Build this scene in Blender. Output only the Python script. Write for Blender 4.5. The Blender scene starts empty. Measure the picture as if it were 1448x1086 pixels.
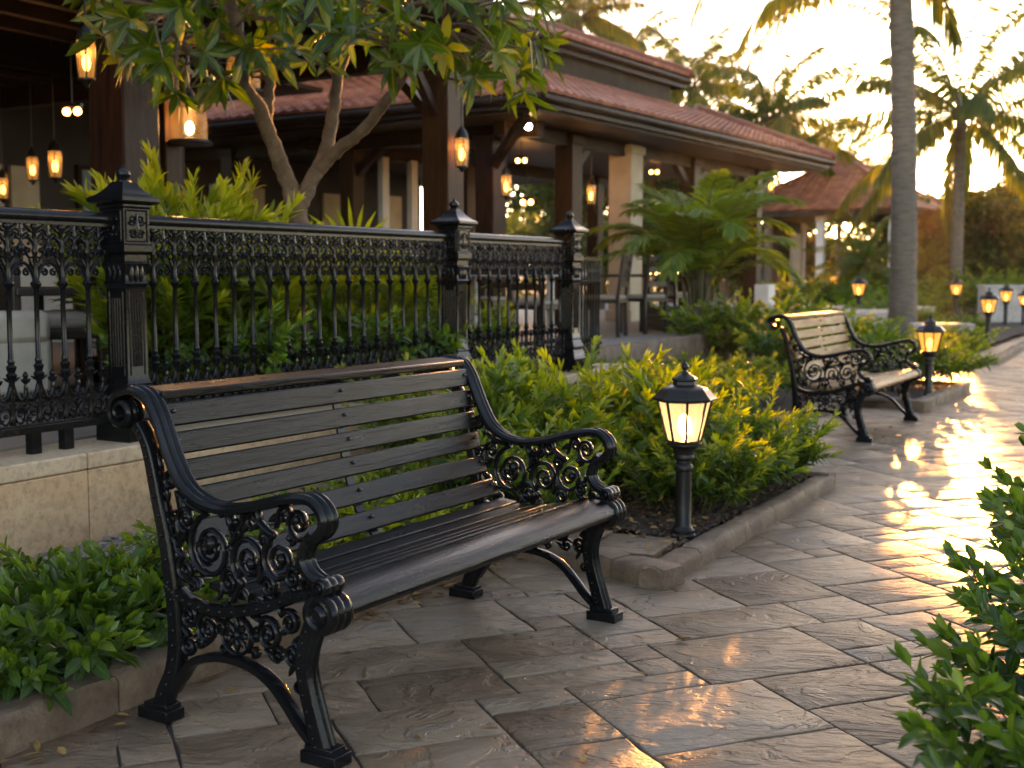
import bpy, math, random
import numpy as np
from mathutils import Matrix, Vector

# ---------------------------------------------------------------- camera, sky, sun, exposure
sc = bpy.context.scene
COL = sc.collection
FPX = 1720.0; EYE = 1.2; PITCH = math.atan(156 / FPX)
cam_d = bpy.data.cameras.new('camera'); cam = bpy.data.objects.new('camera', cam_d); COL.objects.link(cam)
cam.location = (0, 0, EYE); cam.rotation_euler = (math.pi / 2 - PITCH, 0, 0)
cam_d.sensor_width = 36; cam_d.lens = 36 * FPX / 1448
cam_d.clip_start = 0.05; cam_d.clip_end = 3000
cam_d.dof.use_dof = True; cam_d.dof.focus_distance = 3.7; cam_d.dof.aperture_fstop = 3.8
sc.camera = cam

SUN_EL = math.radians(8.5); SUN_AZ = math.radians(18.5)      # azimuth from +Y towards +X
world = bpy.data.worlds.new('World'); sc.world = world; world.use_nodes = True
wn = world.node_tree.nodes; wl = world.node_tree.links
bg = wn['Background']; bg.inputs['Strength'].default_value = 0.13
sky = wn.new('ShaderNodeTexSky'); sky.sky_type = 'NISHITA'; sky.sun_disc = False
sky.sun_elevation = SUN_EL; sky.sun_rotation = SUN_AZ
sky.air_density = 0.65; sky.dust_density = 0.4; sky.ozone_density = 1.0
wl.new(sky.outputs[0], bg.inputs[0])
sun_d = bpy.data.lights.new('sun', 'SUN'); sun_d.energy = 2.0; sun_d.angle = math.radians(0.6); sun_d.color = (1.0, 0.47, 0.14)
sun = bpy.data.objects.new('sun', sun_d); COL.objects.link(sun)
sdir = Vector((math.sin(SUN_AZ) * math.cos(SUN_EL), math.cos(SUN_AZ) * math.cos(SUN_EL), math.sin(SUN_EL)))
sun.rotation_euler = sdir.to_track_quat('Z', 'Y').to_euler(); sun.location = sdir * 60
sc.view_settings.view_transform = 'Standard'; sc.view_settings.look = 'None'
sc.view_settings.exposure = 2.8; sc.view_settings.gamma = 1.0
sc.view_settings.use_white_balance = True; sc.view_settings.white_balance_temperature = 9200; sc.view_settings.white_balance_tint = 21
cy = sc.cycles
cy.max_bounces = 7; cy.diffuse_bounces = 3; cy.glossy_bounces = 3; cy.transmission_bounces = 4; cy.transparent_max_bounces = 8
cy.volume_bounces = 0
cy.caustics_reflective = False; cy.caustics_refractive = False
cy.sample_clamp_indirect = 4.0
cy.use_denoising = True
try: cy.denoiser = 'OPENIMAGEDENOISE'
except Exception: pass
cy.use_adaptive_sampling = True; cy.adaptive_threshold = 0.015

# ---------------------------------------------------------------- frames of reference
TH = math.radians(29.3)                                   # the path runs this far right of the view axis
U = np.array([math.sin(TH), math.cos(TH), 0.0]); N = np.array([math.cos(TH), -math.sin(TH), 0.0])
def W(s, n, z=0.0):                                        # s along the path, n across it (towards the right)
    return U * s + N * n + np.array([0, 0, z])
CF = np.array([0, math.cos(PITCH), -math.sin(PITCH)]); CU = np.array([0, math.sin(PITCH), math.cos(PITCH)])
def at(px, py, d):                                         # measured photo pixel at depth d -> world point
    r = np.array([1.0, 0, 0]) * (px - 724) / FPX + CU * (543 - py) / FPX + CF
    return np.array([0, 0, EYE]) + r * d / r[1]
PI = math.pi

# ---------------------------------------------------------------- materials
def mat(name):
    m = bpy.data.materials.new(name); m.use_nodes = True
    nt = m.node_tree; b = nt.nodes['Principled BSDF']
    return m, nt, b
def nd(nt, typ, **kw):
    x = nt.nodes.new(typ)
    for k, v in kw.items():
        if k in x.bl_rna.properties: setattr(x, k, v)
        else: x.inputs[k].default_value = v
    return x
def ramp(nt, fac, stops):
    r = nt.nodes.new('ShaderNodeValToRGB'); e = r.color_ramp.elements
    while len(e) < len(stops): e.new(0.5)
    for i, (p, c) in enumerate(stops):
        e[i].position = p; e[i].color = (*c, 1) if len(c) == 3 else c
    nt.links.new(fac, r.inputs[0]); return r
def noise(nt, scale, detail=4, rough=0.55, vec=None, dist=0.0):
    x = nd(nt, 'ShaderNodeTexNoise', Scale=scale, Detail=detail, Roughness=rough, Distortion=dist)
    if vec is not None: nt.links.new(vec, x.inputs['Vector'])
    return x
def objco(nt, scale=(1, 1, 1), rot=(0, 0, 0)):
    tc = nt.nodes.new('ShaderNodeTexCoord'); mp = nd(nt, 'ShaderNodeMapping')
    mp.inputs['Scale'].default_value = scale; mp.inputs['Rotation'].default_value = rot
    nt.links.new(tc.outputs['Object'], mp.inputs['Vector']); return mp.outputs[0]
def bump(nt, b, h, strength=0.3, dist=0.01):
    x = nd(nt, 'ShaderNodeBump', Strength=strength, Distance=dist)
    nt.links.new(h, x.inputs['Height']); nt.links.new(x.outputs[0], b.inputs['Normal']); return x
def rough_from(nt, b, fac, lo, hi):
    x = nd(nt, 'ShaderNodeMapRange'); x.inputs['To Min'].default_value = lo; x.inputs['To Max'].default_value = hi
    nt.links.new(fac, x.inputs['Value']); nt.links.new(x.outputs[0], b.inputs['Roughness'])

def simple(name, c1, c2, scale=6, rough=(0.5, 0.7), bs=0.2, bd=0.01, stretch=(1, 1, 1), detail=5, metallic=0.0, coat=0.0):
    m, nt, b = mat(name); v = objco(nt, stretch)
    nz = noise(nt, scale, detail, 0.6, v)
    r = ramp(nt, nz.outputs[0], [(0.3, c1), (0.7, c2)])
    nt.links.new(r.outputs[0], b.inputs['Base Color'])
    n2 = noise(nt, scale * 4, 4, 0.6, v)
    rough_from(nt, b, n2.outputs[0], *rough)
    if bs: bump(nt, b, n2.outputs[0], bs, bd)
    b.inputs['Metallic'].default_value = metallic; b.inputs['Coat Weight'].default_value = coat; b.inputs['Coat Roughness'].default_value = 0.15
    return m

def m_iron():
    m, nt, b = mat('black_cast_iron'); v = objco(nt)
    n1 = noise(nt, 9, 5, 0.6, v); n2 = noise(nt, 70, 3, 0.6, v); n3 = noise(nt, 28, 6, 0.75, v)
    base = ramp(nt, n1.outputs[0], [(0.3, (0.004, 0.0042, 0.005)), (0.75, (0.009, 0.009, 0.0095))])
    rust = ramp(nt, n3.outputs[0], [(0.70, (0, 0, 0)), (0.76, (1, 1, 1))])
    mx = nd(nt, 'ShaderNodeMix', data_type='RGBA'); nt.links.new(rust.outputs[0], mx.inputs[0])
    nt.links.new(base.outputs[0], mx.inputs[6]); mx.inputs[7].default_value = (0.05, 0.03, 0.018, 1)
    nt.links.new(mx.outputs[2], b.inputs['Base Color'])
    rough_from(nt, b, n1.outputs[0], 0.13, 0.27)
    b.inputs['Specular IOR Level'].default_value = 0.2
    b.inputs['Coat Weight'].default_value = 0.03; b.inputs['Coat Roughness'].default_value = 0.16
    bump(nt, b, n2.outputs[0], 0.22, 0.004); return m
def m_slat(name, c1, c2, rough):
    m, nt, b = mat(name); v = objco(nt, (14, 1.1, 14))
    n1 = noise(nt, 4.5, 8, 0.66, v, 0.6); n2 = noise(nt, 1.6, 3, 0.5, objco(nt))
    r = ramp(nt, n1.outputs[0], [(0.28, c1), (0.72, c2)])
    mm = nd(nt, 'ShaderNodeMix', data_type='RGBA', blend_type='MULTIPLY'); mm.inputs[0].default_value = 0.35
    nt.links.new(r.outputs[0], mm.inputs[6]); nt.links.new(n2.outputs[0], mm.inputs[7])
    n3 = noise(nt, 2.2, 9, 0.72, objco(nt, (5, 1.2, 5))); wr = ramp(nt, n3.outputs[0], [(0.58, (0, 0, 0)), (0.72, (1, 1, 1))])
    mw = nd(nt, 'ShaderNodeMix', data_type='RGBA'); nt.links.new(wr.outputs[0], mw.inputs[0]); nt.links.new(mm.outputs[2], mw.inputs[6]); mw.inputs[7].default_value = (*[min(.5, q * 2.6 + .006) for q in c2], 1)
    nt.links.new(mw.outputs[2], b.inputs['Base Color'])
    rough_from(nt, b, n3.outputs[0], rough[0] - .06, rough[1] + .08); b.inputs['Specular IOR Level'].default_value = 0.23
    bump(nt, b, n1.outputs[0], 0.65, 0.0045); return m

def m_leaf(name, dark, mid, young, trans=0.4, rough=(0.28, 0.5), spec=0.45):
    m, nt, b = mat(name)
    at_ = nd(nt, 'ShaderNodeAttribute', attribute_name='tint'); ac = nd(nt, 'ShaderNodeAttribute', attribute_name='across')
    tc = nt.nodes.new('ShaderNodeTexCoord'); nz = noise(nt, 9, 3, 0.6, tc.outputs['Object'])
    ad = nd(nt, 'ShaderNodeMath', operation='MULTIPLY_ADD'); nt.links.new(nz.outputs[0], ad.inputs[0]); ad.inputs[1].default_value = 0.35; 
    sb = nd(nt, 'ShaderNodeMath', operation='SUBTRACT'); nt.links.new(at_.outputs['Fac'], sb.inputs[0]); sb.inputs[1].default_value = 0.17
    nt.links.new(sb.outputs[0], ad.inputs[2])
    r = ramp(nt, ad.outputs[0], [(0.0, dark), (0.5, mid), (1.0, young)])
    vein = ramp(nt, ac.outputs['Fac'], [(0.03, (1, 1, 1)), (0.14, (0, 0, 0))])
    mx = nd(nt, 'ShaderNodeMix', data_type='RGBA'); 
    vf = nd(nt, 'ShaderNodeMath', operation='MULTIPLY'); nt.links.new(vein.outputs[0], vf.inputs[0]); vf.inputs[1].default_value = 0.35
    nt.links.new(vf.outputs[0], mx.inputs[0]); nt.links.new(r.outputs[0], mx.inputs[6]); mx.inputs[7].default_value = (*young, 1)
    n4 = noise(nt, 55, 3, 0.7, tc.outputs['Object']); sp = ramp(nt, n4.outputs[0], [(0.66, (0, 0, 0)), (0.74, (.7, .7, .7))])
    m0 = mx; mx = nd(nt, 'ShaderNodeMix', data_type='RGBA'); nt.links.new(sp.outputs[0], mx.inputs[0]); nt.links.new(m0.outputs[2], mx.inputs[6]); mx.inputs[7].default_value = (0.13, 0.085, 0.025, 1)
    nt.links.new(mx.outputs[2], b.inputs['Base Color'])
    rough_from(nt, b, nz.outputs[0], *rough); b.inputs['Specular IOR Level'].default_value = spec
    bump(nt, b, ac.outputs['Fac'], 0.25, 0.004)
    tr = nt.nodes.new('ShaderNodeBsdfTranslucent')
    hs = nd(nt, 'ShaderNodeMix', data_type='RGBA', blend_type='MULTIPLY'); hs.inputs[0].default_value = 1.0
    nt.links.new(mx.outputs[2], hs.inputs[6]); hs.inputs[7].default_value = (2.3, 2.1, 0.55, 1)
    nt.links.new(hs.outputs[2], tr.inputs['Color'])
    ms = nt.nodes.new('ShaderNodeMixShader'); ms.inputs[0].default_value = trans
    nt.links.new(b.outputs[0], ms.inputs[1]); nt.links.new(tr.outputs[0], ms.inputs[2])
    nt.links.new(ms.outputs[0], nt.nodes['Material Output'].inputs['Surface']); return m

def m_slate():
    m, nt, b = mat('slate_paving')
    tc = nt.nodes.new('ShaderNodeTexCoord'); at_ = nd(nt, 'ShaderNodeAttribute', attribute_name='tint')
    off = nd(nt, 'ShaderNodeVectorMath', operation='SCALE'); off.inputs[0].default_value = (17.3, 9.1, 31.7); nt.links.new(at_.outputs['Fac'], off.inputs['Scale'])
    ad = nd(nt, 'ShaderNodeVectorMath', operation='ADD'); nt.links.new(tc.outputs['Object'], ad.inputs[0]); nt.links.new(off.outputs[0], ad.inputs[1])
    mp = nd(nt, 'ShaderNodeMapping'); mp.inputs['Rotation'].default_value = (0, 0, -0.37); mp.inputs['Scale'].default_value = (1, 1.7, 1); nt.links.new(ad.outputs[0], mp.inputs['Vector'])
    v = mp.outputs[0]
    rid = nd(nt, 'ShaderNodeTexNoise', noise_type='RIDGED_MULTIFRACTAL', Scale=4.2, Detail=6, Roughness=0.6, Distortion=1.6); nt.links.new(v, rid.inputs['Vector'])
    big = noise(nt, 2.6, 5, 0.55, v, 1.2)
    step = ramp(nt, big.outputs[0], [(0.30, (0, 0, 0)), (0.36, (.25,) * 3), (0.44, (.3,) * 3), (0.47, (.55,) * 3), (0.56, (.6,) * 3), (0.59, (.85,) * 3), (0.72, (1, 1, 1))])
    fine = noise(nt, 26, 5, 0.65, v, 0.5)
    h1 = nd(nt, 'ShaderNodeMath', operation='MULTIPLY_ADD'); nt.links.new(rid.outputs[0], h1.inputs[0]); h1.inputs[1].default_value = 0.35; nt.links.new(step.outputs[0], h1.inputs[2])
    h2 = nd(nt, 'ShaderNodeMath', operation='MULTIPLY_ADD'); nt.links.new(fine.outputs[0], h2.inputs[0]); h2.inputs[1].default_value = 0.35; nt.links.new(h1.outputs[0], h2.inputs[2])
    tone = nd(nt, 'ShaderNodeMath', operation='MULTIPLY_ADD'); nt.links.new(big.outputs[0], tone.inputs[0]); tone.inputs[1].default_value = 0.9
    tm = nd(nt, 'ShaderNodeMath', operation='MULTIPLY_ADD'); nt.links.new(at_.outputs['Fac'], tm.inputs[0]); tm.inputs[1].default_value = 0.5; tm.inputs[2].default_value = -0.22
    nt.links.new(tm.outputs[0], tone.inputs[2])
    c = ramp(nt, tone.outputs[0], [(0.05, (0.075, 0.043, 0.024)), (0.35, (0.165, 0.104, 0.062)), (0.6, (0.26, 0.178, 0.113)), (0.9, (0.215, 0.175, 0.142))])
    nt.links.new(c.outputs[0], b.inputs['Base Color'])
    wet = noise(nt, 0.9, 4, 0.6, tc.outputs['Object']); wm = nd(nt, 'ShaderNodeMath', operation='MULTIPLY_ADD'); nt.links.new(wet.outputs[0], wm.inputs[0]); wm.inputs[1].default_value = 0.9; nt.links.new(fine.outputs[0], wm.inputs[2])
    wr = nd(nt, 'ShaderNodeMapRange'); wr.inputs['From Min'].default_value = 0.65; wr.inputs['From Max'].default_value = 1.25; wr.inputs['To Min'].default_value = 0.27; wr.inputs['To Max'].default_value = 0.56
    nt.links.new(wm.outputs[0], wr.inputs['Value']); nt.links.new(wr.outputs[0], b.inputs['Roughness'])
    b.inputs['Specular IOR Level'].default_value = 0.36
    bump(nt, b, h2.outputs[0], 1.0, 0.02); return m

def m_stone(name, c1, c2, c3, scale=5, bs=0.6, rough=(0.6, 0.85)):
    m, nt, b = mat(name); v = objco(nt)
    n1 = noise(nt, scale, 6, 0.6, v, 0.4); n2 = noise(nt, scale * 9, 6, 0.7, v)
    r = ramp(nt, n1.outputs[0], [(0.25, c1), (0.5, c2), (0.75, c3)])
    sp = ramp(nt, n2.outputs[0], [(0.3, (0.45, 0.43, 0.4)), (0.55, (1, 1, 1))])
    mm = nd(nt, 'ShaderNodeMix', data_type='RGBA', blend_type='MULTIPLY'); mm.inputs[0].default_value = 0.7
    nt.links.new(r.outputs[0], mm.inputs[6]); nt.links.new(sp.outputs[0], mm.inputs[7]); nt.links.new(mm.outputs[2], b.inputs['Base Color'])
    rough_from(nt, b, n2.outputs[0], *rough); bump(nt, b, n2.outputs[0], bs, 0.012); return m

def m_roof():
    m, nt, b = mat('terracotta_tiles')
    at_ = nd(nt, 'ShaderNodeAttribute', attribute_name='tint'); v = objco(nt)
    n1 = noise(nt, 1.7, 5, 0.6, v)
    ad = nd(nt, 'ShaderNodeMath', operation='MULTIPLY_ADD'); nt.links.new(at_.outputs['Fac'], ad.inputs[0]); ad.inputs[1].default_value = 0.5
    hf = nd(nt, 'ShaderNodeMath', operation='MULTIPLY'); nt.links.new(n1.outputs[0], hf.inputs[0]); hf.inputs[1].default_value = 0.6; nt.links.new(hf.outputs[0], ad.inputs[2])
    r = ramp(nt, ad.outputs[0], [(0.1, (0.15, 0.042, 0.023)), (0.5, (0.31, 0.09, 0.048)), (0.9, (0.45, 0.165, 0.095))])
    nt.links.new(r.outputs[0], b.inputs['Base Color']); b.inputs['Roughness'].default_value = 0.62
    n2 = noise(nt, 30, 4, 0.6, v); bump(nt, b, n2.outputs[0], 0.2, 0.01); return m

def m_emit(name, col, strength):
    m, nt, b = mat(name); b.inputs['Base Color'].default_value = (*col, 1)
    b.inputs['Emission Color'].default_value = (*col, 1); b.inputs['Emission Strength'].default_value = strength; return m
def m_pane(name, col, em, clear=0.3, glow=0.012):
    m, nt, b = mat(name)
    b.inputs['Base Color'].default_value = (0.05, 0.04, 0.025, 1); b.inputs['Roughness'].default_value = 0.25
    b.inputs['Emission Color'].default_value = (*col, 1); b.inputs['Emission Strength'].default_value = em
    tl = nt.nodes.new('ShaderNodeBsdfTranslucent'); nz = noise(nt, 14, 4, 0.6, objco(nt, (1, 1, .5)))
    gr = ramp(nt, nz.outputs[0], [(0.3, tuple(glow * .75 * q for q in col)), (0.7, tuple(glow * 1.2 * q for q in col))]); nt.links.new(gr.outputs[0], tl.inputs['Color'])
    ad = nt.nodes.new('ShaderNodeAddShader'); nt.links.new(b.outputs[0], ad.inputs[0]); nt.links.new(tl.outputs[0], ad.inputs[1])
    tr = nt.nodes.new('ShaderNodeBsdfTransparent'); tr.inputs[0].default_value = (1, 0.93, 0.8, 1)
    ms = nt.nodes.new('ShaderNodeMixShader'); ms.inputs[0].default_value = 1 - clear
    nt.links.new(tr.outputs[0], ms.inputs[1]); nt.links.new(ad.outputs[0], ms.inputs[2]); nt.links.new(ms.outputs[0], nt.nodes['Material Output'].inputs['Surface']); return m

M = {}
M['iron'] = m_iron()
M['slat_dark'] = m_slat('dark_painted_slat', (0.0035, 0.0035, 0.0038), (0.0075, 0.007, 0.007), (0.22, 0.36))
M['slat_pale'] = m_slat('golden_teak_slat', (0.26, 0.125, 0.04), (0.46, 0.26, 0.10), (0.38, 0.6))
M['bolt'] = simple('bolt_steel', (0.03, 0.03, 0.032), (0.08, 0.08, 0.085), 20, (0.2, 0.4), 0, metallic=0.8)
M['slate'] = m_slate()
M['grout'] = simple('dark_joint', (0.025, 0.02, 0.016), (0.05, 0.042, 0.033), 14, (0.8, 0.95))
M['kerb'] = m_stone('kerb_stone', (0.085, 0.052, 0.03), (0.19, 0.122, 0.076), (0.29, 0.205, 0.135), 6)
M['sandstone'] = m_stone('sandstone', (0.47, 0.255, 0.125), (0.56, 0.345, 0.185), (0.62, 0.41, 0.235), 3.5, 0.45)
M['capstone'] = m_stone('pale_capstone', (0.42, 0.28, 0.165), (0.55, 0.39, 0.245), (0.6, 0.45, 0.3), 4, 0.25)
M['pale_stone'] = m_stone('pale_stone', (0.34, 0.31, 0.28), (0.46, 0.43, 0.39), (0.54, 0.51, 0.47), 3, 0.2)
M['mulch'] = m_stone('mulch_chips', (0.035, 0.018, 0.009), (0.085, 0.047, 0.024), (0.17, 0.10, 0.05), 30, 0.6)
M['soil'] = m_stone('soil', (0.03, 0.018, 0.011), (0.065, 0.04, 0.024), (0.12, 0.08, 0.05), 16, 1.0, (0.85, 0.98))
M['pebble'] = m_stone('pebble', (0.13, 0.11, 0.09), (0.24, 0.2, 0.165), (0.36, 0.32, 0.27), 22, 0.3)
M['lawn'] = simple('lawn', (0.02, 0.035, 0.01), (0.05, 0.075, 0.02), 3, (0.8, 0.95), 0.5, 0.03)
M['terrace'] = simple('terrace_floor', (0.2, 0.17, 0.14), (0.29, 0.25, 0.21), 2.5, (0.4, 0.6), 0.2)
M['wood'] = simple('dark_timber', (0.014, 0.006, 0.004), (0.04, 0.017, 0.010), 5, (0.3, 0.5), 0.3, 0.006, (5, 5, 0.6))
M['wood_lit'] = simple('lit_timber', (0.026, 0.0105, 0.0045), (0.06, 0.026, 0.011), 5, (0.38, 0.55), 0.3, 0.006, (5, 5, 0.6))  # lighter copy of the dark timber, light falling on it put into colour
M['beam'] = simple('stained_beam', (0.012, 0.0065, 0.004), (0.035, 0.018, 0.010), 4, (0.4, 0.6), 0.3, 0.006, (0.8, 5, 5))
M['fascia'] = simple('dark_fascia', (0.016, 0.008, 0.0052), (0.036, 0.019, 0.012), 4, (0.3, 0.5), 0.2, 0.006)
M['grey_board'] = simple('weathered_board', (0.03, 0.02, 0.0135), (0.06, 0.042, 0.03), 4, (0.5, 0.7), 0.2)
for k_ in ('wood', 'wood_lit', 'beam', 'fascia', 'grey_board'):
    if k_ in M: M[k_].node_tree.nodes['Principled BSDF'].inputs['Specular IOR Level'].default_value = 0.12
M['flashing'] = simple('metal_flashing', (0.3, 0.3, 0.3), (0.42, 0.41, 0.4), 5, (0.35, 0.5), 0.1, metallic=0.4)
M['roof'] = m_roof()
M['cream'] = simple('cream_plaster', (0.40, 0.30, 0.2), (0.5, 0.4, 0.28), 3, (0.7, 0.9), 0.15)
M['white'] = simple('white_plaster', (0.62, 0.58, 0.53), (0.74, 0.7, 0.65), 3, (0.6, 0.8), 0.1)
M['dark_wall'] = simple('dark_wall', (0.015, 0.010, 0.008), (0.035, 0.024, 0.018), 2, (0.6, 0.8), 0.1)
M['linen'] = simple('white_linen', (0.36, 0.31, 0.25), (0.46, 0.41, 0.34), 7, (0.8, 0.95), 0.3, 0.01)
M['cushion'] = simple('pale_cushion', (0.22, 0.18, 0.14), (0.3, 0.25, 0.2), 9, (0.8, 0.95), 0.3)
M['flower'] = simple('orange_petal', (0.5, 0.09, 0.03), (0.65, 0.28, 0.08), 30, (0.5, 0.7), 0)
M['window'] = simple('window_glass', (0.16, 0.2, 0.23), (0.22, 0.27, 0.3), 2, (0.08, 0.15), 0)
M['bark'] = m_stone('tree_bark', (0.07, 0.036, 0.016), (0.16, 0.088, 0.045), (0.26, 0.15, 0.08), 13, 1.0)
M['palm_bark'] = simple('palm_bark', (0.10, 0.075, 0.055), (0.22, 0.17, 0.125), 8, (0.7, 0.9), 0.8, 0.03, (0.6, 0.6, 3))
M['stem'] = simple('green_stem', (0.05, 0.04, 0.015), (0.1, 0.085, 0.03), 14, (0.5, 0.7), 0.1)
M['leaf_bed'] = m_leaf('bed_leaf', (0.024, 0.062, 0.010), (0.075, 0.145, 0.018), (0.26, 0.28, 0.025), 0.42)
M['leaf_yellow'] = m_leaf('yellow_leaf', (0.03, 0.07, 0.010), (0.10, 0.16, 0.016), (0.32, 0.33, 0.025), 0.45)
M['leaf_dark'] = m_leaf('dark_glossy_leaf', (0.02, 0.058, 0.010), (0.06, 0.13, 0.019), (0.16, 0.23, 0.03), 0.4, (0.25, 0.45))
M['leaf_tree'] = m_leaf('tree_leaf', (0.016, 0.046, 0.007), (0.055, 0.105, 0.012), (0.30, 0.23, 0.02), 0.45, (0.22, 0.42))
M['leaf_palm'] = m_leaf('palm_leaflet', (0.034, 0.06, 0.014), (0.085, 0.12, 0.022), (0.28, 0.23, 0.03), 0.52, (0.35, 0.5))
M['leaf_far'] = m_leaf('far_leaf', (0.022, 0.042, 0.012), (0.055, 0.08, 0.02), (0.13, 0.13, 0.03), 0.4, (0.5, 0.7), 0.2)
M['litter'] = simple('fallen_leaf', (0.18, 0.085, 0.025), (0.36, 0.19, 0.05), 30, (0.6, 0.8), 0)
M['lamp_metal'] = simple('lamp_metal', (0.008, 0.007, 0.0065), (0.018, 0.0155, 0.013), 14, (0.26, 0.42), 0.12, 0.003)
M['lamp_metal'].node_tree.nodes['Principled BSDF'].inputs['Specular IOR Level'].default_value = 0.3
M['pane'] = m_pane('frosted_pane', (1.0, 0.74, 0.42), 0.17, .3, .036)
M['pane_amber'] = m_pane('amber_pane', (1.0, 0.47, 0.10), 0.22, .28, .012)
M['bulb'] = m_emit('lit_bulb', (1.0, 0.7, 0.36), 22.0)
M['bulb_amber'] = m_emit('amber_bulb', (1.0, 0.5, 0.14), 3.0)
M['pane_lantern'] = m_pane('lantern_pane', (1.0, 0.47, 0.10), 0.06, .5, .006)
M['glass_bell'] = m_pane('smoky_glass', (1.0, 0.5, 0.1), 0.02, 0.7, .004)
M['black_wood'] = simple('black_wood', (0.014, 0.009, 0.007), (0.035, 0.022, 0.016), 6, (0.3, 0.5), 0.1)

# ---------------------------------------------------------------- mesh helpers
class MB:
    def __init__(s): s.v = []; s.f = []; s.n = 0
    def add(s, v, f):
        v = np.asarray(v, float).reshape(-1, 3); o = s.n
        s.v.append(v); s.f.extend([tuple(int(i) + o for i in q) for q in f]); s.n += len(v)
    def box(s, c, size, rot=None):
        h = np.array(size) / 2.0
        p = np.array([(x, y, z) for x in (-1, 1) for y in (-1, 1) for z in (-1, 1)]) * h
        if rot is not None: p = p @ np.array(rot).T
        s.add(p + np.array(c), [(0, 1, 3, 2), (4, 6, 7, 5), (0, 4, 5, 1), (2, 3, 7, 6), (0, 2, 6, 4), (1, 5, 7, 3)])
    def beam(s, a, b, w, h):                               # a bar of section w x h from a to b (h vertical-ish)
        a = np.array(a, float); b = np.array(b, float); t = b - a; L = np.linalg.norm(t); t /= L
        upv = np.array([0, 0, 1.0]) if abs(t[2]) < 0.95 else np.array([0, 1.0, 0])
        x = np.cross(upv, t); x /= np.linalg.norm(x); y = np.cross(t, x)
        s.box((a + b) / 2, (w, h, L), np.array([x, y, t]).T)
    def lathe(s, prof, c=(0, 0, 0), seg=16, axis='z', ph=0.0, sq=False):
        if sq: seg, ph = 4, PI / 4
        k = 1.41421356 if sq else 1.0
        n = len(prof); V = []
        for r, h in prof:
            for i in range(seg):
                a = ph + 2 * PI * i / seg; p = (k * r * math.cos(a), k * r * math.sin(a), h)
                if axis == 'y': p = (p[0], p[2], p[1])
                V.append(p)
        F = []
        for j in range(n - 1):
            for i in range(seg):
                q = (j * seg + i, j * seg + (i + 1) % seg, (j + 1) * seg + (i + 1) % seg, (j + 1) * seg + i)
                F.append(q if axis == 'z' else q[::-1])
        bt = tuple(range(seg)); tp = tuple((n - 1) * seg + i for i in range(seg))
        F.append(bt[::-1] if axis == 'z' else bt); F.append(tp if axis == 'z' else tp[::-1])
        s.add(np.array(V) + np.array(c), F)
    def ball(s, c, r, seg=10, rings=6, sc=(1, 1, 1)):
        pr = [(max(1e-4, math.sin(PI * i / rings)), -math.cos(PI * i / rings)) for i in range(rings + 1)]
        m = MB(); m.lathe(pr, (0, 0, 0), seg)
        s.add(m.v[0] * r * np.array(sc) + np.array(c), m.f)
    def tube(s, pts, r, seg=8, caps=True, closed=False):
        P = np.asarray(pts, float); n = len(P); r = np.broadcast_to(np.asarray(r, float), (n,))
        T = np.gradient(P, axis=0); T /= (np.linalg.norm(T, axis=1, keepdims=True) + 1e-9)
        a = np.array([0, 0, 1.0]) if abs(T[0][2]) < 0.9 else np.array([1.0, 0, 0])
        x = np.cross(T[0], a); x /= np.linalg.norm(x); V = []
        for i in range(n):
            x = x - T[i] * (x @ T[i]); x /= (np.linalg.norm(x) + 1e-9); y = np.cross(T[i], x)
            for k in range(seg):
                t = 2 * PI * k / seg; V.append(P[i] + r[i] * (math.cos(t) * x + math.sin(t) * y))
        F = [(j * seg + i, j * seg + (i + 1) % seg, (j + 1) * seg + (i + 1) % seg, (j + 1) * seg + i) for j in range(n - 1) for i in range(seg)]
        if caps: F.append(tuple(range(seg))[::-1]); F.append(tuple((n - 1) * seg + i for i in range(seg)))
        s.add(V, F)
    def sweep(s, pts, cross, y0=0.0, k=None):              # planar path in XZ; cross = closed [(along y, along left normal)]
        P = np.asarray(pts, float); n = len(P); T = np.gradient(P, axis=0); T /= (np.linalg.norm(T, axis=1, keepdims=True) + 1e-9)
        Nn = np.stack([-T[:, 1], T[:, 0]], 1); C = np.asarray(cross, float); m = len(C)
        k = np.ones((n, 2)) if k is None else np.asarray(k, float)
        V = []
        for i in range(n):
            for a, b in C:
                q = P[i] + Nn[i] * b * k[i][1]; V.append((q[0], y0 + a * k[i][0], q[1]))
        F = [(j * m + i, j * m + (i + 1) % m, (j + 1) * m + (i + 1) % m, (j + 1) * m + i) for j in range(n - 1) for i in range(m)]
        F.append(tuple(range(m))[::-1]); F.append(tuple((n - 1) * m + i for i in range(m)))
        s.add(V, F)
    def strap(s, pts, w, t, y0=0.0, k=None):               # elliptical iron strap, w in plane, t across
        c = [(t / 2 * math.cos(a), w / 2 * math.sin(a)) for a in np.linspace(0, 2 * PI, 9)[:-1]]
        kk = None if k is None else [(0.6 + 0.4 * q, q) for q in k]
        s.sweep(pts, c, y0, kk)
    def build(s, name, m, parent=None, angle=35, bevel=0.0, loc=None, rz=0.0, tint=None):
        me = bpy.data.meshes.new(name)
        V = np.concatenate(s.v) if s.v else np.zeros((0, 3))
        me.from_pydata(V.tolist(), [], s.f); me.materials.append(m)
        if tint is not None:
            a = me.attributes.new('tint', 'FLOAT', 'POINT'); a.data.foreach_set('value', np.asarray(tint, np.float32))
        o = bpy.data.objects.new(name, me); COL.objects.link(o)
        if angle:
            me.shade_smooth(); me.set_sharp_from_angle(angle=math.radians(angle))
        if bevel:
            b = o.modifiers.new('edge', 'BEVEL'); b.width = bevel; b.segments = 2; b.limit_method = 'ANGLE'; b.angle_limit = math.radians(40)
        if parent is not None: o.parent = parent
        if loc is not None: o.location = loc
        o.rotation_euler = (0, 0, rz)
        return o

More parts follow.
